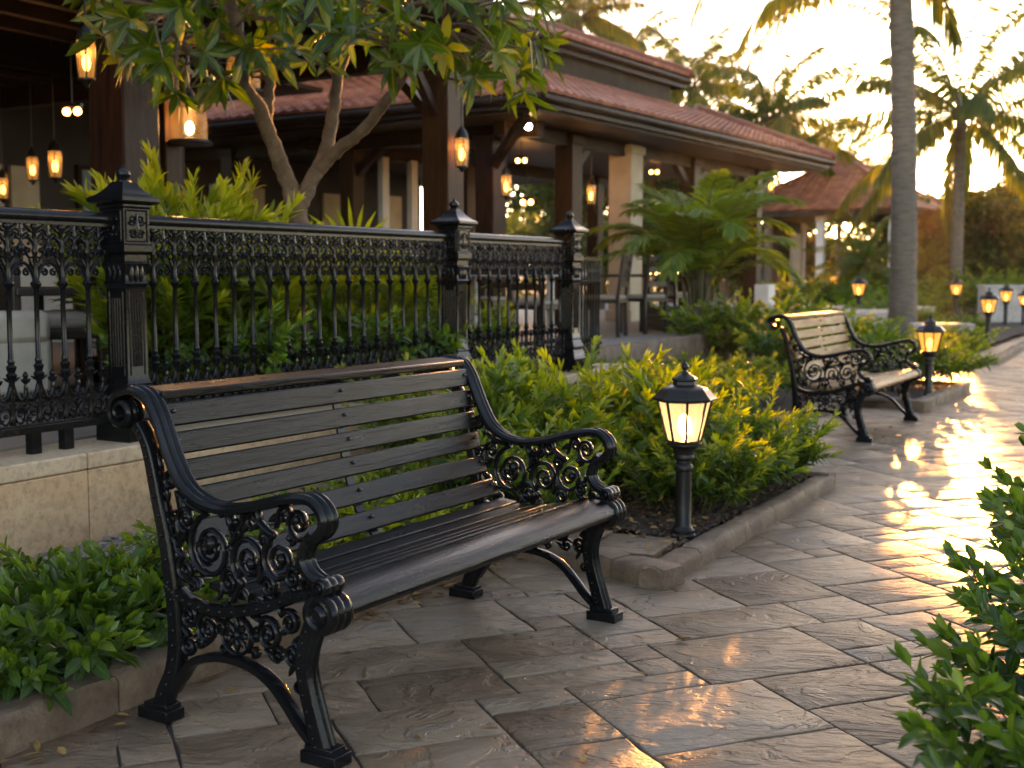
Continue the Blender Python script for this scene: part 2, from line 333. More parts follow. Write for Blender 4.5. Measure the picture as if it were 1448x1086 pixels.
def spline(pts, n=8):
    P = np.asarray(pts, float); Q = np.vstack([2 * P[0] - P[1], P, 2 * P[-1] - P[-2]]); out = []
    for i in range(1, len(Q) - 2):
        p0, p1, p2, p3 = Q[i - 1], Q[i], Q[i + 1], Q[i + 2]
        for t in np.linspace(0, 1, n, endpoint=False):
            out.append(0.5 * ((2 * p1) + (-p0 + p2) * t + (2 * p0 - 5 * p1 + 4 * p2 - p3) * t * t + (-p0 + 3 * p1 - 3 * p2 + p3) * t ** 3))
    out.append(P[-1]); return np.array(out)
def spiral(cx, cz, r0, r1, a0, turns, n=None):
    n = n or max(10, int(abs(turns) * 16)); t = np.linspace(0, 1, n)
    r = r0 + (r1 - r0) * t ** 0.85; a = math.radians(a0) + 2 * PI * turns * t
    return np.stack([cx + r * np.cos(a), cz + r * np.sin(a)], 1)

def tag(o, label=None, cat=None, group=None, kind=None):
    if label: o['label'] = label
    if cat: o['category'] = cat
    if group: o['group'] = group
    if kind: o['kind'] = kind
    return o
def thing(name, label, cat, loc=(0, 0, 0), rz=0.0, group=None):
    o = bpy.data.objects.new(name, None); COL.objects.link(o); o.empty_display_size = 0.1
    o.location = loc; o.rotation_euler = (0, 0, rz); return tag(o, label, cat, group)
def kids(o): return list(o.children)
def copy_tree(o, parent=None):
    c = o.copy(); COL.objects.link(c); c.parent = parent
    for ch in kids(o): copy_tree(ch, c)
    return c
RU = -TH                                                   # local X -> across (N), local Y -> along (U)
RF = PI / 2 - TH                                           # local X -> along (U)

# leaves: eight vertices each, folded along the midrib and drooping
def leaf_mesh(name, P, D, Up, L, Wd, tint, m, parent, droop=0.15, fold=0.18, loc=None, rz=0.0):
    P = np.asarray(P, float); D = np.asarray(D, float); Up = np.asarray(Up, float); k = len(P)
    L = np.broadcast_to(np.asarray(L, float), (k,))[:, None]; Wd = np.broadcast_to(np.asarray(Wd, float), (k,))[:, None]
    dr = np.broadcast_to(np.asarray(droop, float), (k,))[:, None]
    D = D / (np.linalg.norm(D, axis=1, keepdims=True) + 1e-9)
    S = np.cross(D, Up); S /= (np.linalg.norm(S, axis=1, keepdims=True) + 1e-9); Nn = np.cross(S, D)
    dn = np.array([0, 0, -1.0])
    def pt(t, a): return P + D * L * t + S * Wd * a + Nn * (abs(a) * Wd * fold * 2) + dn * dr * L * t * t
    vs = [pt(0, 0), pt(.3, -.42), pt(.3, 0), pt(.3, .42), pt(.68, -.38), pt(.68, 0), pt(.68, .38), pt(1, 0)]
    V = np.stack(vs, 1).reshape(-1, 3)
    tri = [(0, 2, 1), (0, 3, 2), (1, 2, 5, 4), (2, 3, 6, 5), (4, 5, 7), (5, 6, 7)]
    me = bpy.data.meshes.new(name)
    b = (np.arange(k) * 8)[:, None]
    loops = np.concatenate([b + np.array(q)[None] for q in tri], 1).reshape(-1)
    lt = np.tile(np.array([3, 3, 4, 4, 3, 3]), k); ls = np.concatenate([[0], np.cumsum(lt)[:-1]])
    me.vertices.add(k * 8); me.vertices.foreach_set('co', V.astype(np.float32).ravel())
    me.loops.add(len(loops)); me.loops.foreach_set('vertex_index', loops.astype(np.int32))
    me.polygons.add(len(lt)); me.polygons.foreach_set('loop_start', ls.astype(np.int32)); 
    me.update(calc_edges=True); me.validate()
    a = me.attributes.new('tint', 'FLOAT', 'POINT'); a.data.foreach_set('value', np.repeat(np.asarray(tint, np.float32), 8))
    a = me.attributes.new('across', 'FLOAT', 'POINT'); a.data.foreach_set('value', np.tile(np.array([0, 1, 0, 1, 1, 0, 1, .3], np.float32), k))
    me.shade_smooth(); me.materials.append(m)
    o = bpy.data.objects.new(name, me); COL.objects.link(o)
    if parent is not None: o.parent = parent
    if loc is not None: o.location = loc
    o.rotation_euler = (0, 0, rz)
    return o

class Leaves:
    def __init__(s): s.P = []; s.D = []; s.U = []; s.L = []; s.W = []; s.t = []; s.dr = []
    def add(s, p, d, u, l, w, t, dr=0.15): s.P.append(p); s.D.append(d); s.U.append(u); s.L.append(l); s.W.append(w); s.t.append(t); s.dr.append(dr)
    def build(s, name, m, parent, **k): return leaf_mesh(name, s.P, s.D, s.U, s.L, s.W, s.t, m, parent, droop=s.dr, **k)

def rvec(r): 
    v = np.array([r.gauss(0, 1), r.gauss(0, 1), r.gauss(0, 1)]); return v / (np.linalg.norm(v) + 1e-9)
def leafy_stem(lv, st, pts, r, leaf, aspect, gap, up_bias, young, start=0.2, rad=0.004, per=2, ang=0.9):
    P = spline(pts, 6); seg = np.linalg.norm(np.diff(P, axis=0), axis=1); cum = np.concatenate([[0], np.cumsum(seg)]); tot = cum[-1]
    st.tube(P, np.linspace(rad, rad * 0.45, len(P)), 4, False)
    d = tot * start; az = r.random() * 6.28
    while d <= tot:
        i = min(len(P) - 2, int(np.searchsorted(cum, d)) - 1) if d > 0 else 0
        i = max(i, 0); f = (d - cum[i]) / (seg[i] + 1e-9); p = P[i] + (P[i + 1] - P[i]) * f
        T = P[i + 1] - P[i]; T = T / (np.linalg.norm(T) + 1e-9); q = d / tot
        a = np.cross(T, (0.31, 0.2, 0.93)); a /= (np.linalg.norm(a) + 1e-9); b = np.cross(T, a)
        for k in range(per):
            th = az + k * 2 * PI / per + r.gauss(0, 0.25)
            rad_ = a * math.cos(th) + b * math.sin(th); op = ang * (1.15 - 0.6 * q) + r.gauss(0, 0.16)
            D = T * math.cos(op) + rad_ * math.sin(op) + np.array([0, 0, up_bias])
            l = leaf * (0.75 + 0.5 * r.random()) * (1.0 if q < 0.85 else 0.75)
            tn = min(1, max(0, young * (q ** 2.2) + r.gauss(0.14, 0.12)))
            lv.add(p, D, T + 0.4 * np.array([0, 0, 1.0]) + 0.2 * rvec(r), l, l * aspect * (0.85 + .3 * r.random()), tn, 0.12 + 0.25 * r.random())
        az += 1.57 if per == 2 else 2.4; d += gap * (0.8 + 0.4 * r.random())
    T = P[-1] - P[-2]; T /= np.linalg.norm(T) + 1e-9
    for k in range(3):
        lv.add(P[-1], T + 0.45 * rvec(r) + np.array([0, 0, .2]), rvec(r), leaf * .7, leaf * .7 * aspect, min(1, young * 1.0 + r.gauss(.1, .1)), 0.1)

def shrub_parts(seed, w, h, stems, leaf, aspect, gap, m, parent, young=0.7, branches=3, up=0.15, per=2, ang=0.9, lean=0.55, start=0.2, rad=0.004):
    r = random.Random(seed); lv = Leaves(); st = MB()
    for i in range(stems):
        a = r.random() * 6.283; q = math.sqrt(r.random()); b = np.array([math.cos(a), math.sin(a), 0]) * w * 0.3 * q
        hh = h * (0.62 + 0.4 * r.random()) * (1.05 - 0.35 * q); out = np.array([math.cos(a), math.sin(a), 0]) * w * (0.16 + lean * q * 0.5)
        top = b + out + np.array([r.gauss(0, .03), r.gauss(0, .03), hh]); mid = b + out * 0.35 + np.array([0, 0, hh * 0.55])
        leafy_stem(lv, st, [b, mid, top], r, leaf, aspect, gap, up, young, start, rad, per, ang)
        for k in range(branches):
            f = 0.3 + 0.5 * r.random(); p = b + (mid - b) * min(1, f * 1.8) if f < 0.55 else mid + (top - mid) * (f - 0.55) / 0.45
            aa = r.random() * 6.283; e = p + np.array([math.cos(aa), math.sin(aa), 0]) * w * (0.15 + .14 * r.random()) + np.array([0, 0, hh * (0.1 + 0.22 * r.random())])
            leafy_stem(lv, st, [p, (p + e) / 2 + np.array([0, 0, -.01]), e], r, leaf, aspect, gap, up, young * 0.9, 0.15, rad * .7, per, ang)
    o = lv.build('foliage', m, parent); s = st.build('twigs', M['stem'], parent, angle=0)
    return o, s

# ================================================================ THE SETTING
def struct(o): return tag(o, kind='structure')
# ground to the horizon
g = MB(); g.add([(-900, -300, -0.03), (900, -300, -0.03), (900, 1500, -0.03), (-900, 1500, -0.03)], [(0, 1, 2, 3)])
struct(g.build('ground', M['lawn'], angle=0))

# paving: ashlar slate slabs laid on the diagonal, joints cut between them
def slab(mb, tints, cx, cy_, hw, hh, ax, r, z=0.0, step=0.07, jit=0.0035, tv=None, skirt=0.009):
    per = []
    def edge(a, b):
        Ld = math.dist(a, b); k = max(1, int(Ld / step)); o = r.random() * 6
        for i in range(k):
            t = i / k; w = jit * (math.sin(o + t * 5.1) + r.gauss(0, .7)) if i else 0
            dx, dy = (b[0] - a[0]) / Ld, (b[1] - a[1]) / Ld
            per.append((a[0] + (b[0] - a[0]) * t - dy * w, a[1] + (b[1] - a[1]) * t + dx * w))
    c = [(-hw, -hh), (hw, -hh), (hw, hh), (-hw, hh)]
    for i in range(4): edge(c[i], c[(i + 1) % 4])
    n = len(per); P = np.array(per); ca, sa = ax
    tz = z + r.gauss(0, .0008); gx, gy = r.gauss(0, .0018), r.gauss(0, .0018)
    def out(Q, zz, tilt=1): return np.stack([cx + Q[:, 0] * ca - Q[:, 1] * sa, cy_ + Q[:, 0] * sa + Q[:, 1] * ca, zz + tilt * (Q[:, 0] * gx + Q[:, 1] * gy)], 1)
    sh = np.array([1 - 0.007 / hw, 1 - 0.007 / hh]); sh2 = np.array([1 - 0.0025 / hw, 1 - 0.0025 / hh])
    V = np.concatenate([out(P * sh, tz), out(P * sh2, tz - 0.002), out(P, tz - skirt, 0)])
    F = [tuple(range(n))] + [(i + n, (i + 1) % n + n, (i + 1) % n, i) for i in range(n)] + [(i + 2 * n, (i + 1) % n + 2 * n, (i + 1) % n + n, i + n) for i in range(n)]
    mb.add(V, F); tints.extend([r.random() if tv is None else tv] * (3 * n))

def paving():
    r = random.Random(5); mb = MB(); tn = []; cell = 0.138; a0 = math.radians(21); ca, sa = math.cos(a0), math.sin(a0)
    occ = set()
    def ok(i, j):
        x = (i * ca - j * sa) * cell; y = (i * sa + j * ca) * cell
        s_ = x * U[0] + y * U[1]; n_ = x * N[0] + y * N[1]
        return -0.5 < s_ < 34 and -3.3 < n_ < 1.0
    sizes = [(3, 2), (4, 2), (2, 2), (4, 3), (3, 3), (5, 2), (3, 2), (4, 2), (2, 1), (3, 1)]
    for j in range(-50, 290):
        for i in range(-70, 220):
            if (i, j) in occ or not ok(i, j): continue
            opts = sizes[:]; r.shuffle(opts)
            for (a, b) in opts + [(1, 1)]:
                cells = [(i + p, j + q) for p in range(a) for q in range(b)]
                if not any(c in occ for c in cells): break
            occ.update(cells)
            cx = (i + a / 2) * cell; cyy = (j + b / 2) * cell
            slab(mb, tn, cx * ca - cyy * sa, cx * sa + cyy * ca, a * cell / 2 - 0.002, b * cell / 2 - 0.002, (ca, sa), r)
    o = mb.build('path', M['slate'], angle=25, tint=tn); struct(o)
    q = MB(); q.add([W(-2, -3.4, -.0075), W(-2, 1.2, -.0075), W(36, 1.2, -.0075), W(36, -3.4, -.0075)], [(0, 1, 2, 3)]); struct(q.build('path_joints', M['grout'], angle=0))
paving()

# kerbs: runs of rough stone blocks (front line given; the block lies behind it)
def kerb(pts, h=0.092, w=0.135, seed=1, blen=0.62):
    r = random.Random(seed); mb = MB()
    for (a, b) in zip(pts[:-1], pts[1:]):
        A = W(*a); B = W(*b); L = np.linalg.norm(B - A); t = (B - A) / L; back = np.array([-t[1], t[0], 0])
        d = 0.0
        while d < L - 0.02:
            l = min(blen * (0.7 + .6 * r.random()), L - d)
            if L - d - l < 0.15: l = L - d
            nx = max(3, int(l / 0.05)); hz = h + r.gauss(0, .003); prof = [(0, -.03), (0.001, hz * .45), (0.003, hz - .016), (.016, hz), (w * .5, hz + .002), (w - .012, hz), (w, hz - .014), (w, -.03)]
            V = []; 
            for i in range(nx + 1):
                e = 0.004 if i in (0, nx) else 0
                for (o_, z_) in prof:
                    jx = r.gauss(0, .0022); jz = r.gauss(0, .0022) if z_ > 0 else 0
                    xx = d + 0.003 + (l - 0.006) * i / nx
                    V.append(A + t * xx + back * (o_ + jx + (e if o_ < w / 2 else -e)) + np.array([0, 0, z_ + jz - (e if z_ > h * .7 else 0)]))
            m = len(prof)
            F = [(i * m + k, (i + 1) * m + k, (i + 1) * m + k + 1, i * m + k + 1) for i in range(nx) for k in range(m - 1)]
            F += [tuple(range(m)), tuple(nx * m + k for k in range(m))[::-1]]
            mb.add(V, F); d += l
    return struct(mb.build('kerb', M['kerb'], angle=50))
kerb([(-0.6, -2.56), (4.45, -2.50)], 0.10, 0.15, 1, 0.8)
kerb([(4.43, -2.49), (4.236, -1.72)], 0.08, 0.15, 2, 0.42)
kerb([(4.236, -1.72), (6.81, -1.722)], 0.078, 0.105, 3, 0.5)
kerb([(6.81, -1.722), (6.95, -2.70)], 0.092, 0.12, 4)
kerb([(6.95, -2.72), (11.2, -2.72)], 0.092, 0.12, 5)
kerb([(11.2, -2.70), (10.92, -2.02)], 0.092, 0.12, 6)
kerb([(10.92, -2.02), (13.2, -1.98), (13.35, -2.8)], 0.092, 0.12, 7)
kerb([(13.35, -2.84), (16.9, -2.88)], 0.092, 0.12, 8)
kerb([(16.9, -2.88), (17.12, -2.24), (33, -2.7)], 0.092, 0.12, 9)
kerb([(12.0, -0.26), (-0.5, -0.26)], 0.092, 0.12, 10)

# soil of the beds, as lumpy sheets
def soil(poly, z, seed, name='soil', m='soil', res=0.09, amp=0.012):
    r = random.Random(seed); s0 = min(p[0] for p in poly); s1 = max(p[0] for p in poly); n0 = min(p[1] for p in poly); n1 = max(p[1] for p in poly)
    ns = max(2, int((s1 - s0) / res)); nn = max(2, int((n1 - n0) / res)); mb = MB(); V = []
    for i in range(ns + 1):
        for j in range(nn + 1): V.append(W(s0 + (s1 - s0) * i / ns, n0 + (n1 - n0) * j / nn, z + r.gauss(0, amp)))
    mb.add(V, [(i * (nn + 1) + j, i * (nn + 1) + j + 1, (i + 1) * (nn + 1) + j + 1, (i + 1) * (nn + 1) + j) for i in range(ns) for j in range(nn)])
    return struct(mb.build(name, M[m], angle=80))
soil([(-0.6, -3.72), (4.5, -2.68)], 0.055, 1)
soil([(4.93, -4.05), (6.75, -1.86)], 0.058, 2)
soil([(4.5, -4.05), (4.93, -2.68)], 0.058, 20)
soil([(6.75, -5.3), (11.25, -2.86)], 0.058, 3, res=0.2)
soil([(11.05, -5.3), (13.3, -2.16)], 0.058, 4, res=0.2)
soil([(13.3, -5.4), (17.0, -3.0)], 0.058, 5, res=0.25)
soil([(17.0, -8.0), (33, -2.88)], 0.058, 6, res=0.4)
soil([(-0.5, -0.13), (12, 3.5)], 0.05, 7, res=0.2)
soil([(4.35, -6.3), (9.3, -4.5)], 0.47, 8, res=0.2)
soil([(-0.6, -4.06), (4.5, -3.72)], 0.05, 9, 'gravel_bed', 'pebble', 0.05, 0.008)

# flagstones behind the near corner of the lamp bed
fl = MB(); ft = []; rr = random.Random(3)
for i, (s_, n_, a, b) in enumerate([(4.61, -2.01, .17, .145), (4.62, -2.31, .165, .145), (4.64, -2.56, .16, .10)]):
    p = W(s_, n_); slab(fl, ft, p[0], p[1], a, b, (math.cos(RU + PI / 2 + .1), math.sin(RU + PI / 2 + .1)), rr, 0.079, tv=0.3 + .1 * i, skirt=.04)
struct(fl.build('flagstone_border', M['slate'], angle=25, tint=ft))

# loose gravel along the foot of the wall, and fallen leaves
def pebbles(name, region, count, size, seed, m, z, label, cat):
    r = random.Random(seed); mb = MB()
    for i in range(count):
        s_ = region[0] + (region[1] - region[0]) * r.random(); n_ = region[2] + (region[3] - region[2]) * r.random(); q = size * (0.5 + r.random() ** 2)
        b = MB(); b.ball((0, 0, 0), 1, 5, 3); v = b.v[0] * np.array([q, q * (.6 + .5 * r.random()), q * .6]) * (1 + 0.25 * np.random.RandomState(i).randn(len(b.v[0]), 1) * .5)
        a = r.random() * 6.28; R_ = np.array([[math.cos(a), -math.sin(a), 0], [math.sin(a), math.cos(a), 0], [0, 0, 1]])
        mb.add(v @ R_.T + W(s_, n_, z + r.random() * .012), b.f)
    return tag(mb.build(name, m, angle=60), label, cat, kind='stuff')
pebbles('gravel', (1.2, 4.6, -4.05, -3.45), 2600, 0.016, 2, M['pebble'], 0.055, 'grey loose gravel and stones along the foot of the sandstone wall', 'gravel')
pebbles('mulch', (4.5, 6.8, -2.9, -1.84), 2200, 0.012, 4, M['mulch'], 0.062, 'dark crumbs of mulch on the soil around the near path lamp', 'mulch')
def litter():
    r = random.Random(12); lv = Leaves()
    def put(s_, n_, z): 
        a = r.random() * 6.28; lv.add(W(s_, n_, z), (math.cos(a), math.sin(a), r.gauss(.05, .1)), (r.gauss(0, .3), r.gauss(0, .3), 1), .03 + .03 * r.random(), .016 + .012 * r.random(), r.random(), -0.1 * r.random())
    for i in range(230): put(4.5 + 2.3 * r.random(), -2.6 + .75 * r.random(), 0.075)
    for i in range(60): put(1.7 + 2.7 * r.random(), -2.5 + 0.1 * r.random() ** 2, 0.006)
    for i in range(10): put(2.3 + 2 * r.random(), -2.4 + 1.2 * r.random(), 0.006)
    for i in range(120): put(1.0 + 3.5 * r.random(), -3.6 + 1.0 * r.random(), 0.075)
    for i in range(16): put(7.0 + 3.8 * r.random(), -2.6 + .9 * r.random(), 0.006)
    o = lv.build('fallen_leaves', M['litter'], None); return tag(o, 'small brown fallen leaves on the soil and along the kerb', 'fallen leaves', kind='stuff')
litter()

# low sandstone wall with pale cap
w = thing('garden_wall', 'low tan sandstone wall carrying the black iron railing', 'wall', W(4.0, -4.25), RU)
r = random.Random(8)
bm_ = MB(); y = -4.4
while y < 5.36:
    l = min(1.15 + .4 * r.random(), 5.36 - y)
    if 5.36 - y - l < .4: l = 5.36 - y
    bm_.box((0, y + l / 2, 0.17), (0.36, l - 0.004, 0.40)); y += l
bm_.build('block', M['sandstone'], w, angle=0, bevel=0.006)
cp = MB(); y = -4.4
while y < 5.38:
    l = min(1.15 + .4 * r.random(), 5.38 - y)
    if 5.38 - y - l < .4: l = 5.38 - y
    cp.box((0, y + l / 2, 0.408), (0.366, l - 0.005, 0.07)); y += l
cp.build('cap', M['capstone'], w, angle=0, bevel=0.008)

# terrace floor (0.45 m up)
t_ = MB(); t_.box((0, 0, 0.215), (20, 21.38, 0.47)); struct(t_.build('terrace', M['terrace'], angle=0, loc=W(-1.31, -4.455 - 10), rz=RU))
t_ = MB(); t_.box((0, 0, 0.215), (24, 20, 0.47)); struct(t_.build('terrace', M['terrace'], angle=0, loc=W(19.4, -5.25 - 12), rz=RU))
kerb([(9.6, -5.12), (24, -5.3)], 0.47, 0.11, 21, 1.2)
pl2 = MB(); pl2.add([at(1080, 440, 24) * [1, 1, 0] + [0, 0, .07], at(1330, 440, 22) * [1, 1, 0] + [0, 0, .07], at(1330, 440, 34) * [1, 1, 0] + [0, 0, .07], at(1080, 440, 36) * [1, 1, 0] + [0, 0, .07]], [(0, 1, 2, 3)])
struct(pl2.build('pavement', M['pale_stone'], angle=0))

# ================================================================ BENCHES
RAIL_X = [(-.367, .88), (-.321, .89), (-.271, .874), (-.237, .83), (-.211, .774), (-.183, .714), (-.143, .652), (-.085, .614), (-.006, .601), (.086, .614), (.175, .638), (.249, .653), (.300, .653), (.334, .627), (.340, .594), (.318, .568), (.290, .557)]
HOOK = [(.305, .575), (.288, .553), (.273, .53), (.268, .503), (.280, .478), (.30, .462), (.325, .452), (.345, .446)]
SEATRAIL = [(-.215, .378), (-.185, .360), (-.122, .338), (-.013, .333), (.118, .359), (.232, .404), (.317, .424)]
BACKSTILE = [(-.315, .80), (-.289, .765), (-.269, .716), (-.245, .613), (-.22, .51), (-.199, .386), (-.190, .30), (-.188, .217), (-.202, .14), (-.236, .075), (-.252, .03)]
FRONTLEG = [(.312, .37), (.282, .31), (.266, .245), (.275, .18), (.297, .105), (.314, .05), (.32, .03)]
ARCH = [(.285, .045), (.240, .085), (.207, .121), (.152, .172), (.076, .203), (-.03, .207), (-.127, .177), (-.172, .128), (-.205, .085)]
def rail_cross(wd=.064, t=.021):
    out = []
    for i in range(16):
        y = wd / 2 - wd * i / 15; q = abs(y) / (wd / 2)
        out.append((y, t * 0.55 * (1 - 0.35 * q * q) + 0.0042 * math.cos(2 * PI * y / (wd / 3.0))))
    out += [(-wd / 2 * .92, -t * .45), (-wd * .2, -t * .75), (wd * .2, -t * .75), (wd / 2 * .92, -t * .45)]
    return out
def roll(mb, cx, cz, r, wd, rings=3):
    pr = [(r * .25, -wd / 2 - .004), (r * .3, -wd / 2 - .008), (r * .42, -wd / 2 - .004), (r * .5, -wd / 2 + .002), (r * .66, -wd / 2 - .003), (r * .85, -wd / 2)]
    for i in range(rings * 8 + 1):
        y = -wd / 2 + wd * i / (rings * 8); pr.append((r * (0.93 + 0.09 * abs(math.sin(PI * rings * i / (rings * 8)))), y))
    pr += [(q, -yy) for q, yy in pr[5::-1]]
    mb.lathe([(a, b) for a, b in pr], (cx, 0, cz), 20, 'y')
def scroll(mb, cx, cz, r0, a0, turns, pre=None, w=.0172, t=.026, knob=True):
    p = spiral(cx, cz, r0, r0 * .2, a0, turns)
    if pre: p = np.vstack([spline(list(pre) + [tuple(p[0])], 6)[:-1], p])
    n = len(p); k = 1.0 - 0.45 * np.linspace(0, 1, n) ** 2; k[:3] *= .8
    mb.strap(p, w, t, 0, k)
    if knob: mb.ball((p[-1][0], 0, p[-1][1]), r0 * .2 + .003, 8, 5, (1, 1.2, 1))
def lump(mb, x, z, ang, l, w, t=.018):                     # a cast leaf
    a = math.radians(ang); d = np.array([math.cos(a), math.sin(a)]); P = [np.array([x, z]) + d * l * q for q in np.linspace(0, 1, 7)]
    mb.strap(P, w, t, 0, [.25, .75, 1, .95, .75, .45, .12])
def bench_frame(parent, y):
    body = MB()
    sp = spline(RAIL_X, 6)
    sc_ = spiral(RAIL_X[0][0] + .004, .831, .050, .012, 92, 1.65)[::-1]
    full = np.vstack([sc_[:-1], sp])
    n = len(full); k = np.ones((n, 2)); m = len(sc_); k[:m, 1] = np.linspace(.45, 1, m)
    body.sweep(full, rail_cross(), 0, k)
    f = body.build('end_frame', M['iron'], parent, angle=40, loc=(0, y, 0))
    # side web of the stile, seat rail
    b = MB()
    st = spline(BACKSTILE, 6)
    b.sweep(st, [(.021, .02), (.021, -.02), (.012, -.027), (-.012, -.027), (-.021, -.02), (-.021, .02), (-.012, .027), (.012, .027)], 0, [(1, .62 + .45 * q) for q in np.linspace(0, 1, len(st))])
    for i in range(3, len(st) - 5, 3):                     # cast beading and leaves on the stile
        for sy in (-1, 1): b.ball((st[i][0] + .004 * (i % 2), sy * .021, st[i][1]), .0065, 6, 4)
    b.box((-.262, 0, .016), (.112, .066, .032)); b.box((-.256, 0, .038), (.088, .054, .016))
    b.build('rear_leg', M['iron'], f, angle=40, bevel=.003)
    b = MB(); fl_ = spline(FRONTLEG, 6)
    b.sweep(fl_, [(.024, .018), (.024, -.018), (.013, -.026), (-.013, -.026), (-.024, -.018), (-.024, .018), (-.010, .026), (-.004, .020), (.004, .020), (.010, .026)], 0, [(1, 1.0 + .35 * abs(q - .45)) for q in np.linspace(0, 1, len(fl_))])
    for i in range(4, len(fl_) - 4, 3):
        for sy in (-1, 1): b.ball((fl_[i][0] - .006, sy * .024, fl_[i][1]), .006, 6, 4)
    b.box((.322, 0, .016), (.112, .066, .032)); b.box((.319, 0, .038), (.088, .054, .016))
    b.build('front_leg', M['iron'], f, angle=40, bevel=.003)
    b = MB(); b.sweep(spline(ARCH, 6), [(.020, .008), (.020, -.008), (.008, -.013), (-.008, -.013), (-.020, -.008), (-.020, .008), (-.008, .012), (.008, .012)])
    b.build('arch_rib', M['iron'], f, angle=40)
    b = MB(); sr = spline(SEATRAIL, 6); b.sweep(sr, [(.020, .011), (.020, -.011), (.008, -.016), (-.008, -.016), (-.020, -.011), (-.020, .011), (-.008, .016), (.008, .016)])
    for i in range(2, len(sr) - 2, 2):
        for sy in (-1, 1): b.ball((sr[i][0], sy * .021, sr[i][1]), .0068, 6, 4)
    hk = spline(HOOK, 5); b.sweep(hk, rail_cross(.056, .02), 0)
    roll(b, .338, .446, .024, .072, 3); roll(b, .335, .380, .052, .078, 3)
    b.build('seat_rail', M['iron'], f, angle=40)
    g_ = MB()                                              # open scrollwork
    scroll(g_, -.105, .490, .092, 95, 1.9, [(-.235, .625), (-.18, .598)])
    scroll(g_, .045, .478, .070, 250, -1.8, [(-.02, .36), (.0, .395)])
    scroll(g_, .160, .490, .064, 105, 1.75, [(.06, .60), (.11, .565)])
    scroll(g_, .232, .590, .046, 330, -1.6, [(.246, .50), (.262, .535)], .014, .03)
    scroll(g_, .062, .584, .040, 200, -1.5, [(-.03, .50), (.0, .54)])
    scroll(g_, -.030, .412, .040, 20, 1.6, [(.02, .47)])
    scroll(g_, -.205, .560, .036, 280, -1.6, [(-.245, .47), (-.225, .5)])
    scroll(g_, .120, .420, .034, 170, -1.5, [(.09, .47)])
    scroll(g_, -.205, .425, .036, 100, 1.5, [(-.25, .50), (-.235, .47)])
    scroll(g_, -.262, .655, .028, 30, 1.4, [(-.215, .63)])
    scroll(g_, -.292, .725, .020, 30, 1.3, None, .01)
    scroll(g_, .212, .450, .028, 60, 1.4, [(.235, .5)])
    scroll(g_, -.118, .490, .045, 275, -1.2, None, .011)
    scroll(g_, -.175, .385, .026, 0, 1.4, [(-.215, .40)], .011); scroll(g_, .075, .36, .022, 90, -1.4, None, .01); scroll(g_, .0, .545, .026, 120, 1.5, [(-.03, .60)], .011)
    scroll(g_, .185, .605, .026, 200, -1.4, [(.15, .57)], .011); scroll(g_, -.255, .555, .022, 60, 1.3, None, .01); scroll(g_, .105, .535, .024, 300, 1.4, None, .01); scroll(g_, -.055, .345, .018, 200, 1.2, None, .01)
    scroll(g_, .262, .435, .02, 60, 1.3, None, .01); scroll(g_, -.29, .62, .018, 30, 1.3, None, .01); scroll(g_, -.262, .50, .018, 120, 1.3, None, .01)
    scroll(g_, -.07, .285, .022, 120, -1.4, [(-.1, .33)], .010); scroll(g_, .07, .285, .022, 60, 1.4, [(.1, .34)], .010); scroll(g_, .15, .245, .024, 30, 1.4, None, .01); scroll(g_, -.155, .235, .024, 150, -1.4, None, .01)
    for (x, z, a, l, w_) in [(-.165, .60, 200, .06, .024), (-.02, .55, 120, .05, .022), (.02, .545, 50, .05, .022), (.09, .53, 65, .05, .02), (-.06, .40, 250, .045, .02), (.02, .40, 300, .04, .02), (.10, .405, 330, .05, .02), (-.235, .50, 100, .06, .02), (-.275, .60, 100, .05, .018), (-.16, .40, 190, .06, .02), (.20, .53, 40, .04, .018), (.19, .43, 340, .05, .018), (-.30, .68, 105, .05, .016), (.125, .585, 30, .055, .02), (-.24, .40, 130, .05, .016), (.15, .55, 170, .04, .018)]:
        lump(g_, x, z, a, l, w_)
    for (x, z) in [(-.02, .50), (.105, .545), (-.165, .43), (.085, .44), (-.195, .61), (.20, .55), (.0, .57), (-.06, .585), (.225, .47)]: g_.ball((x, 0, z), .011, 8, 6, (1, 1.1, 1))
    # below the seat
    scroll(g_, -.125, .275, .045, 60, 1.7, [(-.06, .33)]); scroll(g_, .115, .293, .045, 130, -1.7, [(.055, .335)])
    scroll(g_, -.198, .300, .034, 60, -1.5, [(-.235, .35)]); scroll(g_, .195, .335, .034, 150, -1.6, [(.15, .39)])
    scroll(g_, -.200, .218, .030, 90, 1.5, [(-.232, .27)]); scroll(g_, .205, .255, .036, 80, -1.6, [(.245, .31)])
    scroll(g_, .228, .180, .024, 80, -1.4, [(.25, .23)], .01); scroll(g_, -.055, .232, .016, 0, 1.3, None, .009); scroll(g_, .062, .236, .018, 180, -1.3, None, .009)
    for (x, z, a, l, w_) in [(-.16, .225, 20, .06, .018), (.15, .225, 150, .06, .018), (-.155, .325, 160, .05, .018), (.16, .30, 30, .05, .018), (.24, .215, 100, .06, .018), (-.235, .25, 100, .06, .016), (.245, .15, 95, .05, .016), (.19, .20, 60, .05, .016)]: lump(g_, x, z, a, l, w_)
    for v_ in g_.v: v_[:, 0] = .9 * v_[:, 0] + .037
    g_.build('scrollwork', M['iron'], f, angle=50)
    q = MB(); an = np.linspace(0, 2 * PI, 25); q.strap(np.stack([.03 + .05 * np.cos(an), .275 + .05 * np.sin(an)], 1), .01, .024)
    for i in range(8): lump(q, .03 + .011 * math.cos(i * PI / 4), .275 + .011 * math.sin(i * PI / 4), i * 45, .036, .02)
    q.ball((.03, 0, .275), .013, 8, 6); q.build('rosette', M['iron'], f, angle=50)
    return f
